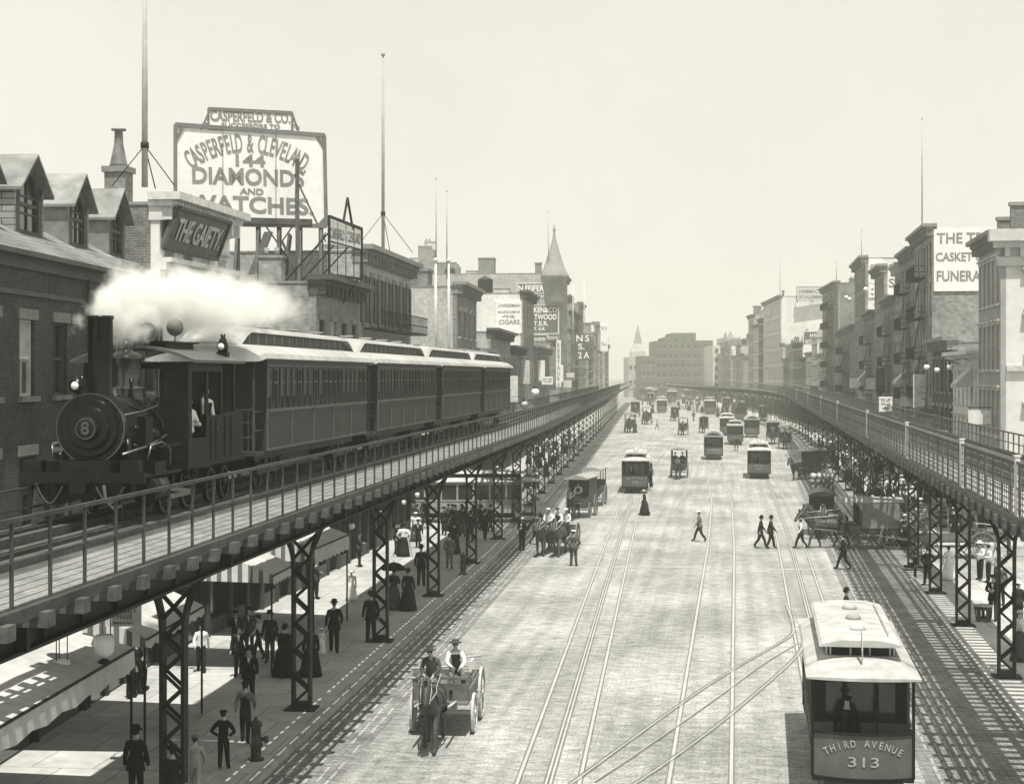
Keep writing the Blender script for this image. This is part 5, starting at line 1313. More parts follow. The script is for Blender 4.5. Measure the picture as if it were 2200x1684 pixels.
def person(label, p, face, pose='stand', coat='dark', legs='dark', sleeve=None, hat='bowler', hatc='black', h=1.72, skirt=None, tails=False, shirt=False, stout=1.0, group=None, extra=None, small=False, hairc='dark', name='person'):
    """p: where the feet are; face: degrees, 0 looks towards the camera, 180 away, 90 to the right"""
    r = empty(name, label, 'person', p, R(face), group)
    s = h/1.73
    me = colored(fig(pose, stout), [skinm, CLO[coat], CLO[legs], CLO['black'], CLO[sleeve or coat]])
    def add(nm, m_, loc=(0,0,0)):
        o = bpy.data.objects.new(nm, m_); COL.objects.link(o); o.parent = r; o.scale = (s,s,s); o.location = tuple(c*s for c in loc); return o
    add('body', me)
    P = POSE[pose]; hx = P.get('head', (0,0)); ln = P.get('lean', 0); top = (hx[0], hx[1]-ln*.72-.01, 1.69)
    if hat: 
        hh = hat; add('hat', part_mesh('hat|'+hh+hatc, hat_fn(hh), CLO[hatc]), top)
    if not small or not hat: add('hair', part_mesh('hair|'+hairc, hair_fn, CLO[hairc]), (hx[0], hx[1]-ln*.72, -.005))
    if skirt: add('skirt', part_mesh('skirt|%s%.1f' % (skirt, stout), skirt_fn(stout), CLO[skirt]))
    if (tails or (not skirt and not pose.startswith('sit') and h > 1.5 and coat not in ('white','light'))): add('coat_tails', part_mesh('tails|'+coat, tail_fn, CLO[coat]))
    if shirt: add('shirt_front', part_mesh('shirt|', shirt_fn, CLO['white']))
    if extra == 'puff': add('puff_sleeves', part_mesh('puff|'+coat, blouse_fn, CLO[coat]))
    return r
def GP(x, y): return G(x, y, .15)
def at_head(x, ytop, h, z=.15):
    """ground point of someone h tall whose head top is seen at x, ytop"""
    q = G(x, ytop, z+h); return Vector((q.x, q.y, z))
# left pavement, from the near edge outwards
person('man in long dark coat and bowler walking away, nearest the lower left edge', at_head(292,1557,1.72), 172, 'stand', tails=True, h=1.66)
person('dark figure half hidden behind the nearest iron column', at_head(372,1597,1.6), 180, 'stand', coat='dark', h=1.52)
person('boy in pale sailor blouse and light knee breeches walking away by the column', at_head(419,1572,1.4), 184, 'walk2', coat='light', legs='light', hat='cap', hatc='mid', h=1.3)
person('boy in dark suit with hands on hips, back turned, near the first hydrant', at_head(480,1522,1.42), 178, 'hips', coat='black', legs='black', hat='cap', hatc='black', h=1.36)
person('youth in dark vest and grey shirt sleeves walking away beside the first hydrant', at_head(527,1462,1.56), 182, 'walk2', coat='black', sleeve='mid', legs='dark', hat='cap', hatc='black', h=1.5)
person('man in black coat and bowler walking towards the viewer behind the youth in the vest', at_head(535,1384,1.7), 5, 'walk', coat='black', legs='dark', shirt=True, h=1.62, tails=True)
person('man with open coat and white shirt front before the group of boys', at_head(514,1338,1.66), 0, 'stand', coat='dark', legs='dark', shirt=True, h=1.58)
person('boy in cap and jacket at the left of the sidewalk group', at_head(506,1308,1.5), 20, 'cross', coat='dark', hat='cap', shirt=True, h=1.44)
person('youth in flat cap and dark jacket in the middle of the sidewalk group', at_head(536,1302,1.6), -10, 'stand', coat='grey', hat='cap', shirt=True, h=1.55)
person('boy in white shirt and dark vest turned sideways in the sidewalk group', at_head(556,1318,1.5), -80, 'walk2', coat='dark', sleeve='white', hat='cap', h=1.45)
person('man in dark suit facing the viewer at the right of the sidewalk group', GP(580,1424), -15, 'stand', coat='dark', legs='grey', hat='bowler', hatc='dark', h=1.64)
person('boy in white shirt and dark knee trousers walking alone towards the viewer', GP(432,1443), 12, 'walk2', coat='white', legs='dark', hat=None, h=1.48)
person('woman in wide black dress beside the second iron column', GP(612,1452), 150, 'stand', coat='black', skirt='black', hat='bowler', stout=1.25, h=1.55)
person('second woman in black, partly hidden behind the second iron column', GP(668,1452), 190, 'stand', coat='black', skirt='black', hat='bowler', stout=1.1, h=1.5)
person('small child in white at the right side of the second iron column', GP(690,1405), 180, 'stand', coat='white', skirt='white', hat='sun', hatc='white', h=.85)
person('man in dark suit and bowler walking away between second and third column', GP(718,1402), 186, 'walk2', coat='black', legs='black', h=1.72, shirt=False)
person('man in dark coat leaning by the third iron column, back turned', GP(797,1380), 195, 'stand', coat='black', legs='black', hat='slouch', h=1.74)
person('little girl in white dress and broad straw hat standing alone in the sun', GP(755,1290), 0, 'stand', coat='white', skirt='white', hat='sun', hatc='straw', h=1.2, extra='puff')
w1 = person('woman in dark dress with bag beside the dark umbrella', GP(877,1311), 165, 'stand', coat='dark', skirt='dark', hat='bowler', h=1.6, stout=1.05)
w2 = person('woman carrying the dark umbrella behind the third column', GP(846,1309), 175, 'cross', coat='dark', skirt='grey', hat=None, h=1.58)
person('man in dark suit and bowler with a cane, back turned, by the fourth column', GP(905,1260), 176, 'stand', coat='black', legs='black', h=1.78)
person('woman in white blouse and dark skirt leaning on two sticks', GP(867,1195), 180, 'hips', coat='white', skirt='dark', hat='bowler', hatc='dark', h=1.64, extra='puff')
person('youth in open jacket and white shirt facing the viewer near the woman with sticks', GP(898,1177), 0, 'walk2', coat='dark', legs='dark', hat='cap', shirt=True, h=1.5)
person('woman in white blouse behind the youth in the open jacket', GP(893,1163), 5, 'stand', coat='white', skirt='grey', hat='boater', hatc='straw', h=1.6, extra='puff')
person('man in grey jacket walking away past the second hydrant', GP(966,1222), 188, 'walk2', coat='mid', legs='mid', hat='cap', hatc='grey', h=1.66)
person('woman in dark cape beside the man in the grey jacket', GP(976,1190), 190, 'stand', coat='dark', skirt='dark', hat='bowler', h=1.62)
person('man in brown coat standing before the crossing streetcar', GP(994,1152), 180, 'stand', coat='brown', legs='mid', hat='bowler', hatc='brown', h=1.7, tails=True)
person('man in dark suit left of the fifth column', GP(1011,1164), 200, 'stand', coat='dark', h=1.68)
person('man in dark suit right of the fifth column', GP(1042,1160), 160, 'walk2', coat='black', h=1.68)
person('man in black suit and light hat stepping off the kerb by the crossing streetcar', G(1122,1182), -30, 'cross', coat='black', legs='black', hat='boater', hatc='straw', shirt=True, h=1.74)
person('man striding to the right towards the two horse cart', G(1151,1170), 95, 'walk', coat='dark', legs='brown', hat=None, h=1.7)
person('policeman in grey coat and pale cap standing in the roadway, back turned', G(1232,1216), 170, 'hips', coat='grey', legs='grey', hat='cap', hatc='white', h=1.74, tails=True)
rr = random.Random(11)
for i in range(16):
    x = rr.uniform(885, 1060); y = rr.uniform(1128, 1150); q = GP(x, y)
    person(('pedestrian in dark clothes among the crowd before the crossing streetcar'), q, rr.uniform(0,360), rr.choice(['stand','walk','walk2','cross']), coat=rr.choice(['dark','black','brown','grey']), skirt=rr.choice([None,None,'dark']), hat=rr.choice(['bowler','cap','bowler']), h=rr.uniform(1.5,1.75), group='crowd before the crossing streetcar', small=True)
# roadway
person('woman in dark dress and hat striding left in front of the streetcar', G(1385,1107), -85, 'walk', coat='dark', skirt='dark', hat='sun', hatc='light', h=1.66)
person('man in grey jacket and white hat walking left alone in the roadway', G(1503,1164), -92, 'walk', coat='mid', legs='dark', hat='boater', hatc='white', h=1.74)
person('left man of the pair in dark suits crossing the roadway', G(1634,1178), 80, 'walk', coat='dark', legs='dark', h=1.74, tails=True)
person('right man of the pair in dark suits crossing the roadway', G(1656,1178), 84, 'walk2', coat='dark', legs='dark', h=1.74)
person('man in black suit striding left in front of the covered van', G(1812,1224), -95, 'walk', coat='black', legs='black', h=1.72, hat=None)
person('man in dark jacket and bowler just behind the near streetcar', at_head(1818,1260,1.74, 0), 80, 'stand', coat='dark', h=1.66, shirt=True)
person('boy in pale shirt in the middle distance of the roadway', G(1412,922), -60, 'walk', coat='light', legs='dark', hat='cap', h=1.6)
person('woman in pale blouse and long dark skirt in the distance', G(1390,905), 180, 'stand', coat='white', skirt='dark', hat='sun', h=2.0)
person('woman in dark dress beside the far covered wagon', G(1364,930), 180, 'stand', coat='dark', skirt='dark', hat='sun', h=1.9)
person('man in dark suit in the distance between the wagons', G(1490,905), 30, 'walk', coat='dark', h=2.0)
# right pavement
person('girl in long white dress behind the third right column', GP(2038,1246), 180, 'stand', coat='white', skirt='white', hat='cap', hatc='dark', h=1.5)
person('man in white shirt and straw hat with folded arms on the right pavement', GP(2106,1246), -60, 'cross', coat='white', legs='dark', hat='sun', hatc='white', h=1.72)
person('second man in white shirt behind the one in the straw hat', GP(2124,1252), -80, 'cross', coat='white', legs='dark', hat='cap', hatc='mid', h=1.7)
person('man in pale shirt at the right edge group, back turned', GP(2144,1262), 180, 'hips', coat='light', legs='dark', hat='cap', hatc='dark', h=1.7)
person('man in dark clothes standing over the wooden tub', GP(2134,1334), -30, 'cross', coat='dark', legs='brown', hat='cap', hatc='black', h=1.72, shirt=True)
person('man in grey vest just behind the man at the wooden tub', GP(2150,1300), -40, 'stand', coat='grey', legs='dark', hat='cap', h=1.7)
person('woman in white blouse at the right edge beside the nearest right column', GP(2192,1420), -20, 'cross', coat='white', skirt='grey', hat='boater', hatc='straw', h=1.62)
person('man in dark suit at the right edge behind the nearest right column', GP(2188,1350), 20, 'stand', coat='dark', hat='boater', hatc='straw', h=1.7)
person('man in black suit bending by the second right column', GP(1993,1258), 200, 'hips', coat='black', h=1.7, hat=None)
person('small boy in black beside the second right column', GP(1966,1240), 60, 'stand', coat='black', hat='cap', h=1.1)
person('man in dark jacket with a white parcel beside the covered van', GP(1935,1142), -20, 'cross', coat='black', shirt=True, h=1.74)
kinds = [('woman in white blouse', dict(coat='white', skirt='dark', hat='boater', hatc='straw', extra='puff')), ('man in shirt sleeves', dict(coat='dark', sleeve='white', hat='cap', hatc='mid')),
         ('man in dark suit', dict(coat='dark', hat='bowler')), ('man in dark suit', dict(coat='black', hat='bowler')), ('woman in dark dress', dict(coat='dark', skirt='dark', hat='bowler')),
         ('man with straw hat', dict(coat='grey', hat='boater', hatc='white'))]
for i in range(125):
    y = 90 + 120*(rr.random()**1.5) ; off = rr.uniform(.5, 5.4); k, kw = rr.choice(kinds)
    if y < 93: off = rr.uniform(-.3,1.0)
    person(k+' in the crowd beneath the right elevated railway', (CR(y)+off, y, .15), rr.uniform(0,360), rr.choice(['stand','walk','walk2','cross']), h=rr.uniform(1.55,1.8), group='%s among the right pavement crowd' % k, small=True, **kw)
for i in range(40):
    y = 124 + 120*rr.random(); k, kw = rr.choice(kinds)
    person(k+' on the distant left pavement', (CL(y)-rr.uniform(.6,4.5), y, .15), rr.uniform(0,360), rr.choice(['stand','walk','walk2']), h=rr.uniform(1.55,1.8), group='%s on the distant left pavement' % k, small=True, **kw)
for i in range(9):
    y = 46+8*rr.random() if i < 4 else 60+30*rr.random()
    person('dim figure in the shade beneath the left shop awnings', (FL(y)+rr.uniform(.5,1.6), y, .15), rr.uniform(60,120), rr.choice(['stand','cross']), coat=rr.choice(['dark','brown','grey']), hat=rr.choice(['cap','bowler']), h=rr.uniform(1.5,1.7), group='people in the shade of the left awnings', small=True)
# crew in the cab
TR = Matrix.Translation((CL(y0)-.75, y0, RAIL)) @ Matrix.Rotation(RZ, 4, 'Z')
def in_cab(label, loc, face, pose, **k):
    q = TR @ Vector(loc); return person(label, q, face, pose, **k)
in_cab('engine driver in white shirt and dark cap leaning out of the cab window', (.9, 3.25, .7), 60, 'cross', coat='white', legs='black', hat='cap', hatc='black', h=1.66)
in_cab('fireman in white sleeves standing at the rear cab opening', (.9, 4.55, .9), 60, 'stand', coat='black', sleeve='white', legs='black', hat='cap', hatc='black', h=1.66)
# umbrella of the woman in the dark dress
um = empty('umbrella', 'dark open umbrella held over the two women behind the third column', 'umbrella', Vector((w2.location.x, w2.location.y, 1.3)))
mb = MB(); mb.lathe([(.5,.42),(.42,.55),(.25,.66),(.02,.72),(.02,.7),(.25,.63),(.42,.52)], n=10); mb.build('canopy', CLO['black'], um); mb = MB(); mb.cyl((0,-.15,0),(0,0,.78),.012,6); mb.build('handle', CLO['dark'], um)
# the wooden tub on the right pavement, sticks, canes
tb_ = empty('wooden_tub', 'slatted wooden tub with pale cover standing on the right pavement', 'tub', GP(2112,1334))
mb = MB()
for k in range(10):
    a = 2*pi*k/10
    if k % 3 != 1: mb.bar((.24*cos(a),.24*sin(a),0),(.3*cos(a),.3*sin(a),.55),.1,.03,up=(cos(a),sin(a),0))
mb.ring((0,0,.5),.28,.34,.12,'z',14); mb.ring((0,0,.12),.22,.27,.06,'z',14); mb.build('staves', wood_dark, tb_)
mb = MB(); mb.lathe([(.36,.57),(.36,.62),(.05,.66)], n=14); mb.build('cover', canvas, tb_)
for lb, p_, q_ in (('left walking stick of the woman in the white blouse', (844,1196), (858,1150)), ('right walking stick of the woman in the white blouse', (886,1196), (877,1150))):
    a = GP(*p_); b = Vector((XX(q_[0], a.y), a.y, Z(q_[1], a.y))); o = empty('walking_stick', lb, 'stick', a); mb = MB(); mb.bar((0,0,0), b-a, .03); mb.build('shaft', wood_dark, o); mb = MB(); mb.ball(b-a, .03, 6, 5); mb.build('grip', wood_dark, o)
def hydrant(label, x, y):
    r = empty('fire_hydrant', label, 'hydrant', GP(x, y))
    mb = MB(); mb.lathe([(.2,0),(.2,.05),(.13,.07),(.125,.32),(.16,.34),(.16,.4),(.125,.42),(.115,.8),(.16,.82),(.16,.88),(.11,.92),(.04,.98),(.04,1.04)], n=14); mb.build('barrel', iron2, r)
    mb = MB(); mb.lathe([(.05,0),(.05,.2),(.09,.21),(.09,.27),(.03,.3)], (0,0,.5), 'x', 10); mb.build('nozzle', iron2, r)
hydrant('fire hydrant on the kerb near the bottom left', 550, 1632); hydrant('fire hydrant farther up the kerb beside the fifth column', 995, 1234)

for i in range(46):
    x = rr.uniform(1365, 1650); y = rr.uniform(850, 900); q = G(x, y); k, kw = rr.choice(kinds)
    person(k+' walking in the hazy distance of the roadway', q, rr.uniform(0,360), rr.choice(['walk','walk2','stand']), h=1.75*(1.0+.0016*(q.y-150)), group='%s in the hazy distance of the roadway' % k, small=True, **kw)
# ------------------------------------------------------------------ horses, wagons, streetcars
def horse_mesh(walk=0):
    v = []; e = []
    def add(p, r, par=None, slot=0):
        v.append((*p, r, slot)); i = len(v)-1
        if par is not None: e.append((par, i))
        return i
    mid = add((0,.35,1.22), (.3,.33)); ru = add((0,.85,1.27), (.29,.31), mid); bt_ = add((0,1.1,1.22), (.2,.24), ru)
    ch = add((0,-.2,1.2), (.27,.33), mid); sh = add((0,-.48,1.3), (.25,.3), ch); n1 = add((0,-.72,1.5), (.16,.24), sh); n2 = add((0,-.92,1.72), (.12,.18), n1)
    po = add((0,-1.06,1.88), (.11,.13), n2); fc = add((0,-1.22,1.72), (.11,.13), po); mz = add((0,-1.4,1.46), (.08,.095), fc); add((0,-1.46,1.36), (.065,.06), mz)
    for s in (-1,1):
        add((s*.07,-1.03,2.07), .03, po)
        f = s*walk*.22
        a = add((s*.16,-.42,1.0), (.1,.12), sh); k = add((s*.16,-.44-f,.58), .08, a); t = add((s*.16,-.4-f*1.6,.16), .055, k); add((s*.16,-.46-f*1.6,.04), .07, t, 1)
        b = add((s*.17,.9,1.0), (.14,.18), ru); st = add((s*.17,.78+f*.6,.82), (.09,.12), b); hk = add((s*.16,1.08+f,.52), .075, st); q = add((s*.16,1.02+f*1.5,.16), .055, hk); add((s*.16,.96+f*1.5,.04), .07, q, 1)
    return grow(v, e, 1)
HM = {0: horse_mesh(0), 1: horse_mesh(1)}
coats = {'bay': mat('bay_coat', .05, .5, .2, 4, spec=.3), 'black': mat('black_coat', .02, .45, .2, 4, spec=.3), 'brown': mat('brown_coat', .07, .5, .2, 4, spec=.3)}
leather = mat('harness_leather', .03, .5, .2, 8); strap = mat('pale_strap', .4, .7, .1, 8); hoofm = mat('hoof', .05, .6, .1, 5)
def mane_fn(mb):
    mb.loft([[(x,y,z) for x,y,z in ((-.02,-1.0,2.04),(.02,-1.0,2.04),(.03,-.94,1.95),(-.03,-.94,1.95))],[(x,y,z) for x,y,z in ((-.03,-.62,1.82),(.03,-.62,1.82),(.04,-.66,1.6),(-.04,-.66,1.6))],[(x,y,z) for x,y,z in ((-.02,-.4,1.62),(.02,-.4,1.62),(.02,-.42,1.5),(-.02,-.42,1.5))]])
    mb.prism([(-.05,2.02),(.05,2.02),(.03,1.8),(-.03,1.82)], -1.26, -1.18, 'xz')
def tail2_fn(mb): mb.tube([(0,1.22,1.36),(0,1.34,1.2),(0,1.36,.9),(0,1.32,.6)], [.04,.07,.08,.03], 8)
def harness_fn(mb):
    mb.tube([(.22*cos(a)*1.05, -.52-.12*sin(a)*1.0+.05, 1.27+.37*sin(a)) for a in (2*pi*i/16 for i in range(17))], .045, 6)
    mb.tube([(.315*cos(a), .12, 1.22+.35*sin(a)) for a in (2*pi*i/16 for i in range(17))], .022, 5)
    mb.tube([(.31*cos(a), .75, 1.27+.33*sin(a)) for a in (pi*i/8 for i in range(9))], .02, 5)
    mb.box(-.14,.14,.02,.22,1.54,1.6)
    for s in (-1,1):
        mb.tube([(s*.25,-.45,1.2),(s*.33,.2,1.15),(s*.33,1.1,1.0)], .022, 5); mb.tube([(s*.12,-1.1,1.86),(s*.1,-1.42,1.5)], .014, 4)
def reins_fn(mb):
    for s in (-1,1): mb.tube([(s*.1,-1.4,1.48),(s*.2,-.6,1.6),(s*.12,.1,1.62),(s*.1,1.3,1.75)], .012, 4); mb.tube([(s*.12,-1.04,1.9),(s*.14,-1.22,1.74),(s*.11,-1.42,1.46)], .012, 4)
def horse(label, p, heading, coat='bay', walk=1, group=None, s=1.0, small=False):
    r = empty('horse', label, 'horse', p, heading, group)
    k = ('h%d' % walk, coat)
    me = colored(HM[walk], [coats[coat], hoofm])
    o = put(me, 'body', r, (0,0,0)); o.scale = (s,s,s)
    for nm, f, m_ in (('mane', mane_fn, coats['black']), ('tail', tail2_fn, coats['black']), ('harness', harness_fn, leather), ('reins', reins_fn, strap)):
        if small and nm in ('reins',): continue
        o = put(part_mesh(nm+'|', f, m_), nm, r, (0,0,0)); o.scale = (s,s,s)
    return r
wm_dark = mat('wagon_wheel_wood', .16, .7, .3, 6); wm_pale = mat('pale_wheel_wood', .42, .7, .2, 6); cart_m = mat('wagon_body_paint', .06, .6, .3, 4); cart_g = mat('grey_wagon_paint', .13, .7, .3, 4)
WH = {(r, m.name): wheel_mesh(r, n, .07, m, .06, .08) for r, n, m in ((.5,12,wm_dark),(.7,14,wm_dark),(.52,12,wm_pale),(.7,14,wm_pale))}
def wagon(label, p, heading, kind='flat', L=3.2, W=1.5, rf=.5, rb=.7, wheelm=None, body=None, group=None, shafts=True, s=1.0, cat='wagon', name=None):
    """local: front at -y; axle of the front wheels at y=0"""
    wheelm = wheelm or wm_dark; body = body or cart_m
    rf = .5 if wheelm is wm_dark else .52
    r = empty(name or {'flat':'flat_wagon','van':'covered_van','canopy':'canopy_wagon','carriage':'carriage','load':'loaded_wagon','rack':'open_wagon'}[kind], label, cat, p, heading, group); r.scale = (s,s,s)
    yb = L*.62
    for s_ in (-1,1): put(WH[(rf,wheelm.name)], 'wheel', r, (s_*W/2, 0, rf), rx=.2); put(WH[(.7,wheelm.name)], 'wheel', r, (s_*W/2, yb, .7))
    mb = MB(); mb.bar((-W/2,0,rf),(W/2,0,rf),.07); mb.bar((-W/2,yb,.7),(W/2,yb,.7),.07); mb.box(-.05,.05,0,yb,.55,.65); mb.box(-.35,.35,-.1,.1,.6,.78); mb.box(-.4,.4,yb-.08,yb+.08,.7,.84)
    if shafts:
        for s_ in (-1,1): mb.tube([(s_*.3,-.1,.65),(s_*.42,-.8,.95),(s_*.42,-2.4,1.12)], .03, 6)
    mb.build('running_gear', wheelm, r)
    y0_, y1_ = -.55, L-.55; w = W/2-.08; zb = .86
    mb = MB(); mb.box(-w,w,y0_,y1_,zb,zb+.08)
    if kind in ('flat','load','rack'):
        for s_ in (-1,1): mb.box(s_*w-.03, s_*w+.03, y0_, y1_, zb+.08, zb+.36)
        mb.box(-w,w,y0_,y0_+.05,zb+.08,zb+.5); mb.box(-w,w,y1_-.05,y1_,zb+.08,zb+.36)
        if kind == 'rack':
            for s_ in (-1,1):
                for k in range(6): mb.bar((s_*w,y0_+.3+k*(L-.6)/5,zb),(s_*(w+.12),y0_+.3+k*(L-.6)/5,zb+1.1),.05)
                for zz in (.6,.85,1.08): mb.bar((s_*(w+.06),y0_,zb+zz),(s_*(w+.06),y1_,zb+zz),.05,.09)
        mb.box(-w+.05,w-.05,y0_+.05,y0_+.5,zb+.6,zb+.66); mb.box(-w,w,y0_-.3,y0_,zb+.0,zb+.06)
    if kind in ('van','canopy','carriage'):
        top = 2.55 if kind != 'carriage' else 2.35
        mb.box(-w,w,y0_-.35,y0_,zb-.15,zb-.1); mb.box(-w,w,y0_-.3,y0_-.25,zb-.1,zb+.45); mb.box(-w+.05,w-.05,y0_+.1,y0_+.5,zb+.5,zb+.58)
        if kind == 'van':
            for s_ in (-1,1): mb.box(s_*w-.03, s_*w+.03, y0_+.6, y1_, zb+.08, top)
            mb.box(-w+.03,w-.03,y0_+.9,y0_+.94,zb+.08,top); mb.box(-w+.03,w-.03,y1_-.04,y1_,zb+.08,top)
            for s_ in (-1,1): mb.box(s_*w-.04, s_*w+.04, y0_, y0_+.6, zb+.08, zb+.45)
        else:
            for s_ in (-1,1):
                mb.box(s_*w-.03, s_*w+.03, y0_, y1_, zb+.08, zb+.5)
                for yy in (y0_+.03, (y0_+y1_)/2, y1_-.06): mb.bar((s_*w,yy,zb+.5),(s_*w,yy,top),.06)
            mb.box(-w,w,y1_-.05,y1_,zb+.08,zb+.9 if kind == 'canopy' else top)
    mb.build('body', body, r)
    if kind in ('van','canopy','carriage'):
        mb = MB(); N = 6
        pr = [(-w-.1,top-.02)]+[(-w-.1+(2*w+.2)*k/N, top+.06+.2*sin(pi*k/N)) for k in range(N+1)]+[(w+.1,top-.02)]
        mb.prism(pr, y0_-.35, y1_+.1, 'xz'); mb.build('roof', {'van': canvas, 'canopy': mat('dusty_canvas',.3,.9,.2,3), 'carriage': leather}[kind] if kind != 'van' else mat('dusty_canvas',.3,.9,.2,3), r)
    return r
def team(label_h, label_w, x, y, head, kind='flat', horses=1, coat='bay', d=None, s=1.0, riders=(), gh=None, gw=None, small=False, **kw):
    """ground pixel of the horses' front feet; the wagon follows"""
    p = G(x, y) if d is None else d
    Rm = Matrix.Rotation(head, 3, 'Z')
    at = lambda a, b, z=0: p + Rm @ Vector((a*s, b*s, z*s))
    for i in range(horses):
        horse(label_h if horses == 1 else '%s horse of the pair drawing %s' % (('left','right')[i], label_h), at(0 if horses == 1 else (i-.5)*.85, .5), head, coat, i % 2 if horses > 1 else 1, s=s, small=small, group=gh)
    w = wagon(label_w, at(0, 2.6), head, kind, s=s, group=gw, shafts=horses == 1, **kw)
    for (lb, dx, cl) in riders:
        person(lb, at(dx, 2.6-.1, .52+(.1 if kind in ('van','canopy','carriage') else .12)), math.degrees(head), 'sit', h=1.66*s, small=True, **cl)
    return w, at
D2 = lambda deg: R(deg)
DS = -8    # heading of things that follow the avenue towards the viewer, degrees
# near wagon
hx = G(925, 1600); hx = Vector((-2.02, 42.0, 0))
horse('dark bay horse drawing the near open wagon, head lowered towards the viewer', hx+Vector((0,.1,0)), D2(-4), 'bay', 1, s=.96)
nw = wagon('near open wagon with tall pale wheels, loaded with poles and crates', Vector((-1.8, 44.2, 0)), D2(-5), 'flat', L=3.0, W=1.62, wheelm=wm_pale, body=cart_g)
person('driver in slouch hat bending forward with the reins on the near wagon', Vector((-2.1, 43.9, .62)), -5, 'sit2', coat='mid', legs='mid', sleeve='grey', hat='slouch', hatc='brown', h=1.66)
person('man in white shirt, vest and hat sitting on the right of the near wagon', Vector((-1.5, 44.2, .72)), 8, 'sit', coat='dark', sleeve='white', legs='mid', hat='slouch', hatc='brown', h=1.68, shirt=True)
for lb, c_, sz, m_ in (('pale crate at the left rear of the near wagon', (-2.3,45.2,1.0),(.3,.25,.5),wood_pale),('slatted crate at the right of the near wagon', (-1.35,45.3,1.0),(.32,.4,.34),wood_pale),('white box standing on the slatted crate of the near wagon', (-1.32,45.5,1.38),(.22,.25,.3),offwhite)):
    o = empty('crate', lb, 'crate', c_, D2(-5)); mb = MB()
    for s in (-1,1):
        for k in range(4): z = sz[2]*k/4; mb.box(-sz[0],sz[0],s*sz[1]-.012,s*sz[1]+.012,z+.01,z+sz[2]/4-.02); mb.box(s*sz[0]-.012,s*sz[0]+.012,-sz[1]+.02,sz[1]-.02,z+.01,z+sz[2]/4-.02)
    mb.build('slats', m_, o); mb = MB()
    for sx in (-1,1):
        for sy in (-1,1): mb.box(sx*sz[0]-.04,sx*sz[0]+.04,sy*sz[1]-.04,sy*sz[1]+.04,0,sz[2])
    mb.build('corner_posts', m_, o)
for k, (x0_, x1_) in enumerate(((-2.75,-1.6),(-2.7,-1.2),(-1.7,-.85))):
    o = empty('wooden_pole', 'loose pale pole laid across the near wagon, %s' % ('lowest','middle','highest')[k], 'pole', (x0_,44.5+.3*k,1.35+.2*k)); mb = MB(); mb.cyl((0,0,0),(x1_-x0_,.25,.02+.02*k),.035,6); mb.build('shaft', wm_pale, o)
WHT = dict(coat='dark', sleeve='white', legs='dark', hat='bowler', hatc='brown')
WH2 = dict(coat='white', legs='dark', hat='boater', hatc='straw'); DKR = dict(coat='dark', legs='dark', hat='bowler')
team('the low cart with three men', 'low cart carrying men in white shirts beside the policeman', 1178, 1196, D2(-12), 'flat', 2, 'brown', riders=(('man in white shirt on the left of the low cart',-.45,WH2),('man in white shirt and vest in the middle of the low cart',.05,WHT),('man in white shirt on the right of the low cart',.5,WH2)))
team('dark horse of the box carriage left of the roadway', 'tall dark box carriage with driver in white shirt', 1226, 1118, D2(-14), 'van', 1, 'black', riders=(('coachman in white shirt and braces on the dark box carriage',.0,WHT),))
team('horse of the canopied cart behind the box carriage', 'canopied cart just behind the dark box carriage', 1262, 1092, D2(-10), 'canopy', 1, 'bay', riders=(('driver in dark coat under the canopy of the cart',.0,DKR),))
team('the framed wagon between the streetcar tracks', 'open wagon with tall front frame carrying two men between the tracks', 1456, 1030, D2(-8), 'canopy', 1, 'bay', wheelm=wm_dark, riders=(('man in dark coat on the left of the framed wagon',-.33,DKR),('man in dark coat with white shirt on the right of the framed wagon',.33,dict(shirt=True,**DKR))))
# van crossing from the right
vp = Vector((15.9, 91.0, 0))
horse('dark bay horse crossing to the left in front of the covered van', vp+Vector((.95,0,0)), D2(-84), 'bay', 1, s=1.05)
cv = wagon('dark covered van with grey canvas sides crossing from the right', vp+Vector((2.7,-.3,0)), D2(-86), 'van', L=2.9, W=1.5, wheelm=wm_dark)
mb = MB(); mb.prism([(.1,1.15),(2.2,1.15),(2.2,2.5),(-.2,2.55),(.2,2.0)], .725, .75, 'yz'); mb.build('side_canvas', mat('soiled_canvas', .16, .9, .3, 3), cv)
person('man with white scarf walking at the head of the van horse', vp+Vector((-.3,-.5,0)), -80, 'walk', coat='dark', sleeve='white', legs='dark', hat=None, h=1.6)
wagon('long flat cart crossing behind the covered van beneath the right railway', Vector((21.2, 86.0, 0)), D2(-86), 'flat', L=4.4, W=1.6, wheelm=wm_dark, body=cart_g)
horse('brown horse standing behind the group at the right pavement', Vector((25.2, 86.5, 0)), D2(84), 'brown', 0)
wagon('long cart with railed sides behind the right columns', Vector((20.6, 95.5, 0)), D2(-84), 'rack', L=4.6, W=1.6, wheelm=wm_dark)
horse('bay horse of the railed cart behind the right columns', Vector((17.9, 96.0, 0)), D2(-84), 'bay', 0)
bw_, at_ = team('the barrel wagon', 'high wagon stacked with barrels beside the right railway', 1766, 1105, D2(-10), 'flat', 2, 'black', L=3.6)
def barrel(label, p, m_):
    o = empty('barrel', label, 'barrel', p, 0, 'barrels stacked on the wagon by the right railway'); mb = MB(); mb.lathe([(.17,-.3),(.2,-.15),(.21,0),(.2,.15),(.17,.3)], axis='y', n=12); mb.build('staves', m_, o)
    mb = MB(); mb.ring((0,-.2,0),.19,.215,.04,'y',12); mb.ring((0,.2,0),.19,.215,.04,'y',12); mb.build('hoops', iron2, o)
for row in range(4):
    for k in range(4):
        q = at_(-.66+.43*k+(.1 if row % 2 else 0), 4.0, 1.2+.39*row); barrel('wooden barrel in the stack on the high wagon', q, wood_pale if row < 3 else offwhite)
team('horse of the dark carriage in front of the barrel wagon', 'dark hooded carriage in front of the barrel wagon', 1768, 1158, D2(-9), 'carriage', 1, 'bay', body=cart_m)
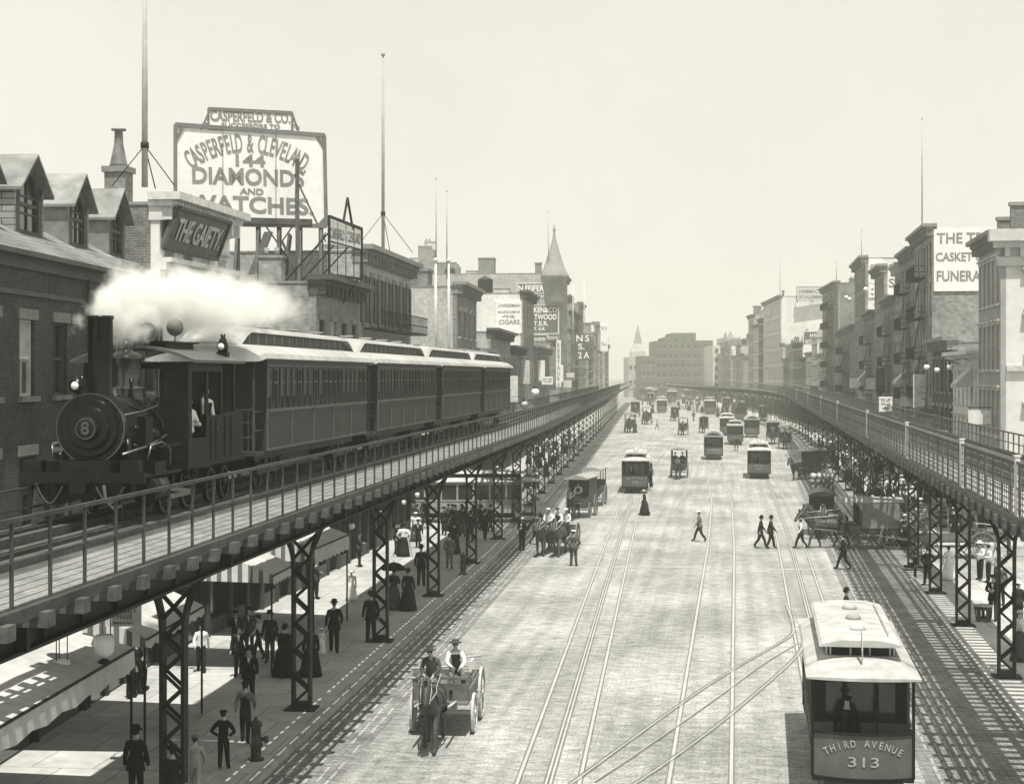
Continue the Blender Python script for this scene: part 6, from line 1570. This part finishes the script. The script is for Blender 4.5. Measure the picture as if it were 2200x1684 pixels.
team('single black horse of the small cart beside the right track', 'small dark high cart beyond the nearest right crossing', 1704, 1032, D2(-40), 'van', 1, 'black', L=2.6)
# middle distance traffic
for (lb, x, y, kind, s, hd) in (('covered wagon with pale top under the left columns',1350,930,'canopy',1.15,-8),('open wagon behind the pale topped covered wagon',1387,912,'canopy',1.2,-8),
    ('wagon with dark hood right of the far streetcar',1448,905,'van',1.1,-8),('open framed wagon nearest in the far centre',1466,935,'canopy',1.0,-8),('narrow van seen from behind between the far streetcars',1511,930,'carriage',1.0,-8),
    ('pale laden wagon in the far centre',1480,878,'flat',1.4,-8),('far dark wagon beneath the end of the left railway',1362,896,'van',1.3,-8),('far wagon left of the far streetcar',1396,870,'van',1.4,-8),
    ('dark horse van under the far right columns',1661,955,'van',1.15,-8),('pale horse van behind the queue of streetcars',1560,884,'van',1.3,-8),('far van beyond the queue of streetcars',1592,892,'van',1.2,-8),('dark van close beside the far right columns',1640,905,'van',1.15,-8),('canopied wagon waiting between the right columns and the streetcar',1686,966,'canopy',1.1,-10),('hooded carriage at the end of the right row of wagons',1655,888,'carriage',1.3,-8)):
    team('horse drawing the %s' % lb, lb, x, y, D2(hd), kind, 1, 'bay' if x % 2 else 'black', s=s, small=True, riders=(('driver on the %s' % lb, .0, rr.choice([WHT, DKR, WH2])),))
for i in range(70):
    x = rr.uniform(1362, 1640); y = rr.uniform(838, 864); q = G(x, y)
    wagon('hazy wagon in the far traffic near the end of the street', q, D2(-8+rr.uniform(-6,6)), rr.choice(['van','canopy','carriage','van']), s=rr.uniform(1.5,1.9), group='hazy wagons in the far traffic', shafts=False)
# ---- streetcars
tram_red = mat('streetcar_panel', .1, .55, .2, 3, spec=.2); tram_dk = mat('streetcar_dark', .011, .5, .2, 3, spec=.2); tram_roof = mat('streetcar_roof', .4, .8, .3, 1.8); gilt = mat('worn_gilt_lettering', .34, .6, .2, 12)
def streetcar(label, p, heading, lines, s=1.0, arch=False, horses=False, L=8.2, roofm=None, detail=True, group=None, name='streetcar', panel=None):
    r = empty(name, label, 'streetcar', p, heading, group); r.scale = (s,s,s); w = 1.02; pl = 1.15
    roofm = roofm or tram_roof; panel = panel or tram_red
    bow = lambda y, x, k: y + k*(1-(x/w)**2)*(-1)      # platform ends bow outwards
    mb = MB(); mb.box(-w,w,pl,L-pl,.62,1.45); mb.box(-w,w,pl,L-pl,2.42,2.62)
    n = 7; p_ = (L-2*pl)/n
    for s_ in (-1,1):
        a, b = (w-.06,w) if s_ > 0 else (-w,-w+.06)
        for i in range(n+1): yy = pl+i*p_; mb.box(a,b,max(yy-.06,pl),min(yy+.06,L-pl),1.45,2.42)
        mb.box(a+.04*s_, b+.04*s_, pl, L-pl, 1.38, 1.47); mb.box(a+.03*s_, b+.03*s_, pl, L-pl, .98, 1.03)
    mb.build('body', panel, r); mb = MB()
    for yy in (pl, L-pl-.05):
        for x0_, x1_ in ((-w+.06,-.72),(-.38,-.28),(.28,.38),(.72,w-.06)): mb.box(x0_,x1_,yy,yy+.05,1.45,2.42)
        mb.box(-w+.06,w-.06,yy,yy+.05,2.3,2.42)
    mb.box(-w+.06,w-.06,pl+.05,L-pl-.05,2.44,2.6)
    mb.build('bulkhead', tram_dk, r)  # near-black: the dim interior's shade is put into this colour
    mb = MB(); 
    for s_ in (-1,1): mb.box(s_*(w-.035)-.006, s_*(w-.035)+.006, pl+.06, L-pl-.06, 1.45, 2.42)
    mb.box(-w+.06,w-.06,pl+.02,pl+.03,1.45,2.3); mb.box(-w+.06,w-.06,L-pl-.03,L-pl-.02,1.45,2.3)
    mb.build('windows', glass, r)
    for end in (0, 1):
        sy = 1 if end == 0 else -1; yb = 0 if end == 0 else L; N = 8
        Y = lambda x, k=.28: yb - sy*(k*(1-(x/w)**2)) + sy*.28
        xs = [-w+2*w*i/N for i in range(N+1)]
        mb = MB(); mb.add([(x,Y(x),.5) for x in xs]+[(x,Y(x),1.42) for x in xs]+[(x,Y(x)+sy*.04,1.42) for x in xs]+[(x,Y(x)+sy*.04,.5) for x in xs],
               [f for i in range(N) for f in ((i,i+1,N+2+i,N+1+i),(N+1+i,N+2+i,2*N+3+i,2*N+2+i),(2*N+2+i,2*N+3+i,3*N+4+i,3*N+3+i),(3*N+3+i,3*N+4+i,i+1,i))])
        mb.build('dash_panel', panel, r)
        mb = MB()
        for a, b in zip(xs, xs[1:]): mb.bar((a,Y(a)-sy*.01,1.44),(b,Y(b)-sy*.01,1.44),.05,.05); mb.bar((a,Y(a)-sy*.02,.5),(b,Y(b)-sy*.02,.5),.05,.08)
        for s_ in (-1,1): mb.bar((s_*w,yb+sy*.28,.5),(s_*w,yb+sy*.28,2.6),.06); mb.bar((s_*w,yb+sy*.95,.5),(s_*w,yb+sy*.95,1.4),.04); mb.bar((s_*w,yb+sy*.28,1.35),(s_*w,yb+sy*1.1,1.35),.03)
        mb.bar((-.35,yb+sy*.45,.5),(-.35,yb+sy*.45,1.75),.05); mb.ring((-.35,yb+sy*.45,1.78),.1,.13,.03,'z',12); mb.bar((.3,yb+sy*.5,.5),(.3,yb+sy*.5,1.9),.04)
        mb.box(-w,w,min(yb+sy*.2,yb+sy*pl),max(yb+sy*.2,yb+sy*pl),.44,.5); mb.box(-.8,.8,min(yb-sy*.18,yb+sy*.3),max(yb-sy*.18,yb+sy*.3),.36,.46)
        if not horses:       # fender
            for k in range(7): x = -.75+.25*k; mb.bar((x,yb-sy*.05,.36),(x*1.1,yb-sy*.4,.1),.03)
            mb.bar((-.85,yb-sy*.4,.1),(.85,yb-sy*.4,.1),.05)
        mb.build('platform', tram_dk, r)
    if arch:
        N = 10; pr = [(-w-.12,2.55)]+[(-w-.12+(2*w+.24)*k/N, 2.62+.62*sin(pi*k/N)**.8) for k in range(N+1)]+[(w+.12,2.55)]
        mb = MB(); mb.prism(pr, -.25, L+.25, 'xz'); mb.build('roof', roofm, r)
        mb = MB(); mb.prism([(-.7,2.72)]+[(-.7+1.4*k/6, 2.8+.22*sin(pi*k/6)) for k in range(7)]+[(.7,2.72)], -.262, -.252, 'xz'); mb.build('lunette', glass, r)
    else:
        pr = [(-w-.14,2.6),(-w-.1,2.66),(-.75,2.86),(.75,2.86),(w+.1,2.66),(w+.14,2.6)]
        def hood(y): return [(x,y,z) for x,z in pr]
        mb = MB(); mb.loft([hood(pl-.05), hood(L-pl+.05)], smooth=False)
        for end in (0,1):      # curved hoods over the platforms
            sy = 1 if end == 0 else -1; yb = 0 if end == 0 else L; secs = []; N = 8
            tops = []
            for j, t in enumerate((0,.35,.7,.92,1.0)):
                row = []
                for i in range(N+1):
                    x = -(w+.14)+2*(w+.14)*i/N; q = 1-(x/(w+.14))**2
                    yy = yb+sy*pl - sy*(pl+.02+.2*q)*t; z = 2.6+.27*(q**.6)*(1-t**2.2*.9)
                    row.append((x, yy, z))
                tops.append(row)
            vs = [p__ for row in tops for p__ in row]; k0 = len(vs); vs += [(x,y,2.56) for row in tops for (x,y,z) in row]; fs = []
            for j in range(4):
                for i in range(N): a = j*(N+1)+i; fs += [(a,a+1,a+N+2,a+N+1),(k0+a,k0+a+N+1,k0+a+N+2,k0+a+1)]
            for i in range(N): a = 4*(N+1)+i; fs.append((a,a+1,k0+a+1,k0+a))
            mb.add(vs, fs, False)
        mb.build('roof', roofm, r)
        mb = MB(); mb.mi = 1; mb.box(-.68,.68,pl+.1,L-pl-.1,2.8,3.12); mb.mi = 0
        pr2 = [(-.86,3.1),(-.8,3.16),(-.4,3.24),(.4,3.24),(.8,3.16),(.86,3.1)]
        mb.loft([[(x,pl-.25,z-.02) for x,z in pr2],[(x,pl+.1,z) for x,z in pr2],[(x,L-pl-.1,z) for x,z in pr2],[(x,L-pl+.25,z-.02) for x,z in pr2]], smooth=False)
        for x in (-.7,-.62,.62,.7,-.2,.2): mb.box(x-.02,x+.02,pl+.06,pl+.1,2.84,3.1)
        cl = mb.build('clerestory', [roofm, tram_dk], r)
        if detail:
            mb = MB()
            for k in range(3): yy = L*.28+k*L*.2; mb.lathe([(.17,3.22),(.17,3.3),(.08,3.38)], (0,yy,0), n=12)
            mb.bar((.62,L*.2,3.27),(.62,L*.8,3.27),.025); mb.bar((.0,.45,2.8),(.0,.5,3.15),.03); mb.prism([(.35,2.9),(.75,3.1),(.75,3.45),(.55,3.5),(.35,3.1)], -.01, .01, 'yz')
            mb.build('roof_ventilators', tram_roof, cl)
    mb = MB()
    for s_ in (-1,1): mb.box(s_*.72-.04,s_*.72+.04,1.6,L-1.6,.3,.6)
    mb.box(-.9,.9,2,L-2,.4,.62); mb.build('truck', tram_dk, r)
    for yy in (L*.36, L*.64):
        for s_ in (-1,1): put(small, 'wheel', r, (s_*.7, yy, .38))
    if lines:
        for (txt, z, h_, wd, arc) in lines:
            if arc: arc_text(txt, h_*1.35, face_M((0,-.02,z+h_*.5),(1,0,0),(0,0,1)), 1.5, wd/1.5, gilt, r, sx=.8, ext=.006, bold=.015)
            else: flat_text(txt, 1, face_M((0,-.02,z),(1,0,0),(0,0,1)), gilt, r, ext=.006, fit=(wd,h_))
        for ch in r.children:      # lettering follows the bowed panel
            if ch.name.startswith('lettering'):
                for v_ in ch.data.vertices: v_.co.y += .28*(v_.co.x/w)**2 + .01
    return r
tA = streetcar('near cable streetcar numbered 313 seen from above at the lower right', Vector((7.68,36.6,0)), D2(-8.5), [('THIRD AVENUE',1.18,.15,1.55,True),('313',.88,.2,.62,False)], s=1.07)
tB = streetcar('cable streetcar numbered 239 coming down the left track', G(1364,1060), D2(-5.5), [('3RD AVE. R.R.',1.2,.13,1.3,True),('239',.9,.17,.5,False)])
tC = streetcar('arched roof horse streetcar lettered MARKET in the centre of the road', G(1533,988), D2(-7), [('HARLEM',1.1,.2,1.5,False),('& FULTON FERRY',.8,.13,1.5,False)], arch=True, horses=True, L=6)
tD = streetcar('cable streetcar numbered 205 receding on the right track', G(1631,1029), D2(-8), [('3RD AVE.',1.2,.13,.9,False),('205',.9,.17,.5,False)])
mk = [('239',.95,.16,.5,False)]
streetcar('far streetcar in the left track beyond the wagons', G(1422,887), D2(-5), mk, s=1.2, detail=False)
streetcar('far streetcar in the middle of the distant road', G(1526,890), D2(-6), mk, s=1.25, detail=False)
streetcar('dark roofed streetcar standing at the front of the queue beside the right columns', G(1580,956), D2(-7), [], detail=False, roofm=mat('sooty_roof',.3,.8,.2,2))
streetcar('pale roofed streetcar second in the queue on the right', G(1562,936), D2(-7), [], s=1.05, detail=False)
streetcar('horse streetcar with arched hood beneath the right columns', G(1616,940), D2(-7), [], s=1.05, arch=True, horses=True, L=6)
streetcar('streetcar in the shade under the far right columns', G(1592,905), D2(-7), [], s=1.1, detail=False, roofm=tram_dk)
for i, (x, y) in enumerate(((1395,862),(1443,866),(1478,860),(1530,862),(1560,868),(1500,850),(1420,852),(1590,862))):
    streetcar('hazy streetcar in the far traffic', G(x, y), D2(-6), [], s=1.5, detail=False, group='hazy streetcars in the far traffic')
tS = streetcar('streetcar crossing side-on under the left railway', Vector((1.75, 107.6, 0)), D2(92), [], L=9.5, panel=mat('streetcar_side_panel', .3, .6, .2, 3))
horse('dark horse drawing the arched roof streetcar beneath the right columns', G(1582,968), D2(-8), 'black', 1)
for lb, t_, cl in (('motorman in dark uniform on the platform of the near streetcar', tA, dict(coat='black', hat='cap', hatc='black')), ('gripman on the platform of the left track streetcar with clinging passengers', tB, dict(coat='dark', sleeve='dark', hat='cap', shirt=True)),
                   ('driver on the platform of the arched roof streetcar', tC, dict(coat='dark', hat='bowler')), ('gripman standing behind the dash of the receding right hand streetcar', tD, dict(coat='dark', hat='cap', shirt=True))):
    q = t_.matrix_basis @ Vector((-.3, .75, .5)); person(lb, q, -8, 'stand', legs='dark', h=1.66, small=True, **cl)
for i, (dx, dy) in enumerate(((1.2,2.2),(1.2,3.4),(1.2,5.0),(1.15,6.6))):
    q = tB.matrix_basis @ Vector((dx, dy, .35)); person('passenger clinging to the step on the right side of the streetcar numbered 239', q, 60, 'cross', coat=('dark','light','dark','grey')[i], hat='bowler', h=1.66, small=True, group='passengers on the step of streetcar 239')
# ------------------------------------------------------------------ air and steam
def volume_mat(name, dens, colr, noise=None):
    m = bpy.data.materials.new(name); m.use_nodes = True; n = m.node_tree; n.nodes.clear()
    v = n.nodes.new('ShaderNodeVolumePrincipled'); o = n.nodes.new('ShaderNodeOutputMaterial'); n.links.new(v.outputs[0], o.inputs[1])
    v.inputs['Color'].default_value = colr; v.inputs['Density'].default_value = dens; v.inputs['Anisotropy'].default_value = .2
    return m, n, v
hz, _, _ = volume_mat('summer_haze', .00062, (.93,.94,.84,1))
mb = MB(); mb.box(-160, 190, -60, 950, -1.2, 40)
tag(mb.build('haze', hz), kind='stuff')

# the engine's steam, drifting back over the train
stm, n, v = volume_mat('white_steam', 1.0, (.95,.95,.93,1))
v.inputs['Anisotropy'].default_value = 0
def nd(t, **k):
    q = n.nodes.new(t)
    for a, b in k.items(): setattr(q, a, b)
    return q
tc = nd('ShaderNodeTexCoord'); nz = nd('ShaderNodeTexNoise'); nz.inputs['Scale'].default_value = 1.5; nz.inputs['Detail'].default_value = 5; nz.inputs['Roughness'].default_value = .6
n.links.new(tc.outputs['Object'], nz.inputs['Vector'])
sub = nd('ShaderNodeVectorMath', operation='SUBTRACT'); sub.inputs[1].default_value = (.5,.5,.5); n.links.new(nz.outputs['Color'], sub.inputs[0])
mad = nd('ShaderNodeVectorMath', operation='MULTIPLY_ADD'); mad.inputs[1].default_value = (1.9,2.6,1.7)
n.links.new(sub.outputs[0], mad.inputs[0]); n.links.new(tc.outputs['Object'], mad.inputs[2])
last = None
for (c, r, k) in (((.05,.45,.1),(.26,.4,.3),9),((.05,1.0,.22),(.7,.9,.55),9),((.1,2.9,.62),(1.0,1.7,.6),7),((.1,5.8,.62),(1.2,2.5,.75),6),((.1,9.0,.75),(1.1,2.5,.75),3.2),((.1,11.9,.85),(.9,2.0,.6),2.2),((.1,14.2,.8),(.7,1.6,.4),1.0)):
    a = nd('ShaderNodeVectorMath', operation='SUBTRACT'); n.links.new(mad.outputs[0], a.inputs[0]); a.inputs[1].default_value = c
    b = nd('ShaderNodeVectorMath', operation='DIVIDE'); n.links.new(a.outputs[0], b.inputs[0]); b.inputs[1].default_value = r
    l = nd('ShaderNodeVectorMath', operation='LENGTH'); n.links.new(b.outputs[0], l.inputs[0])
    m_ = nd('ShaderNodeMapRange'); n.links.new(l.outputs['Value'], m_.inputs[0])
    for i, t in enumerate((.3, 1.05, k*.42, 0)): m_.inputs[i+1].default_value = t
    if last is None: last = m_.outputs[0]
    else:
        mxx = nd('ShaderNodeMath', operation='MAXIMUM'); n.links.new(last, mxx.inputs[0]); n.links.new(m_.outputs[0], mxx.inputs[1]); last = mxx.outputs[0]
nz2 = nd('ShaderNodeTexNoise'); nz2.inputs['Scale'].default_value = 1.9; nz2.inputs['Detail'].default_value = 6; nz2.inputs['Roughness'].default_value = .65; n.links.new(tc.outputs['Object'], nz2.inputs['Vector'])
er = nd('ShaderNodeMapRange'); n.links.new(nz2.outputs[0], er.inputs[0])
for i, t in enumerate((.40, .56, 0, 1.6)): er.inputs[i+1].default_value = t
mm = nd('ShaderNodeMath', operation='MULTIPLY'); n.links.new(last, mm.inputs[0]); n.links.new(er.outputs[0], mm.inputs[1]); last = mm.outputs[0]
n.links.new(last, v.inputs['Density'])
mb = MB(); mb.box(-2.2, 2.2, -.8, 16.2, -1.0, 2.3)
ps = mb.build('steam_plume', stm); ps.location = (CL(32.7)-.75, 32.7, 10.45); ps.rotation_euler = (0,0,-math.atan(.10667))
tag(ps, 'billowing white steam streaming back from the locomotive chimney over the train', 'steam', kind='stuff')
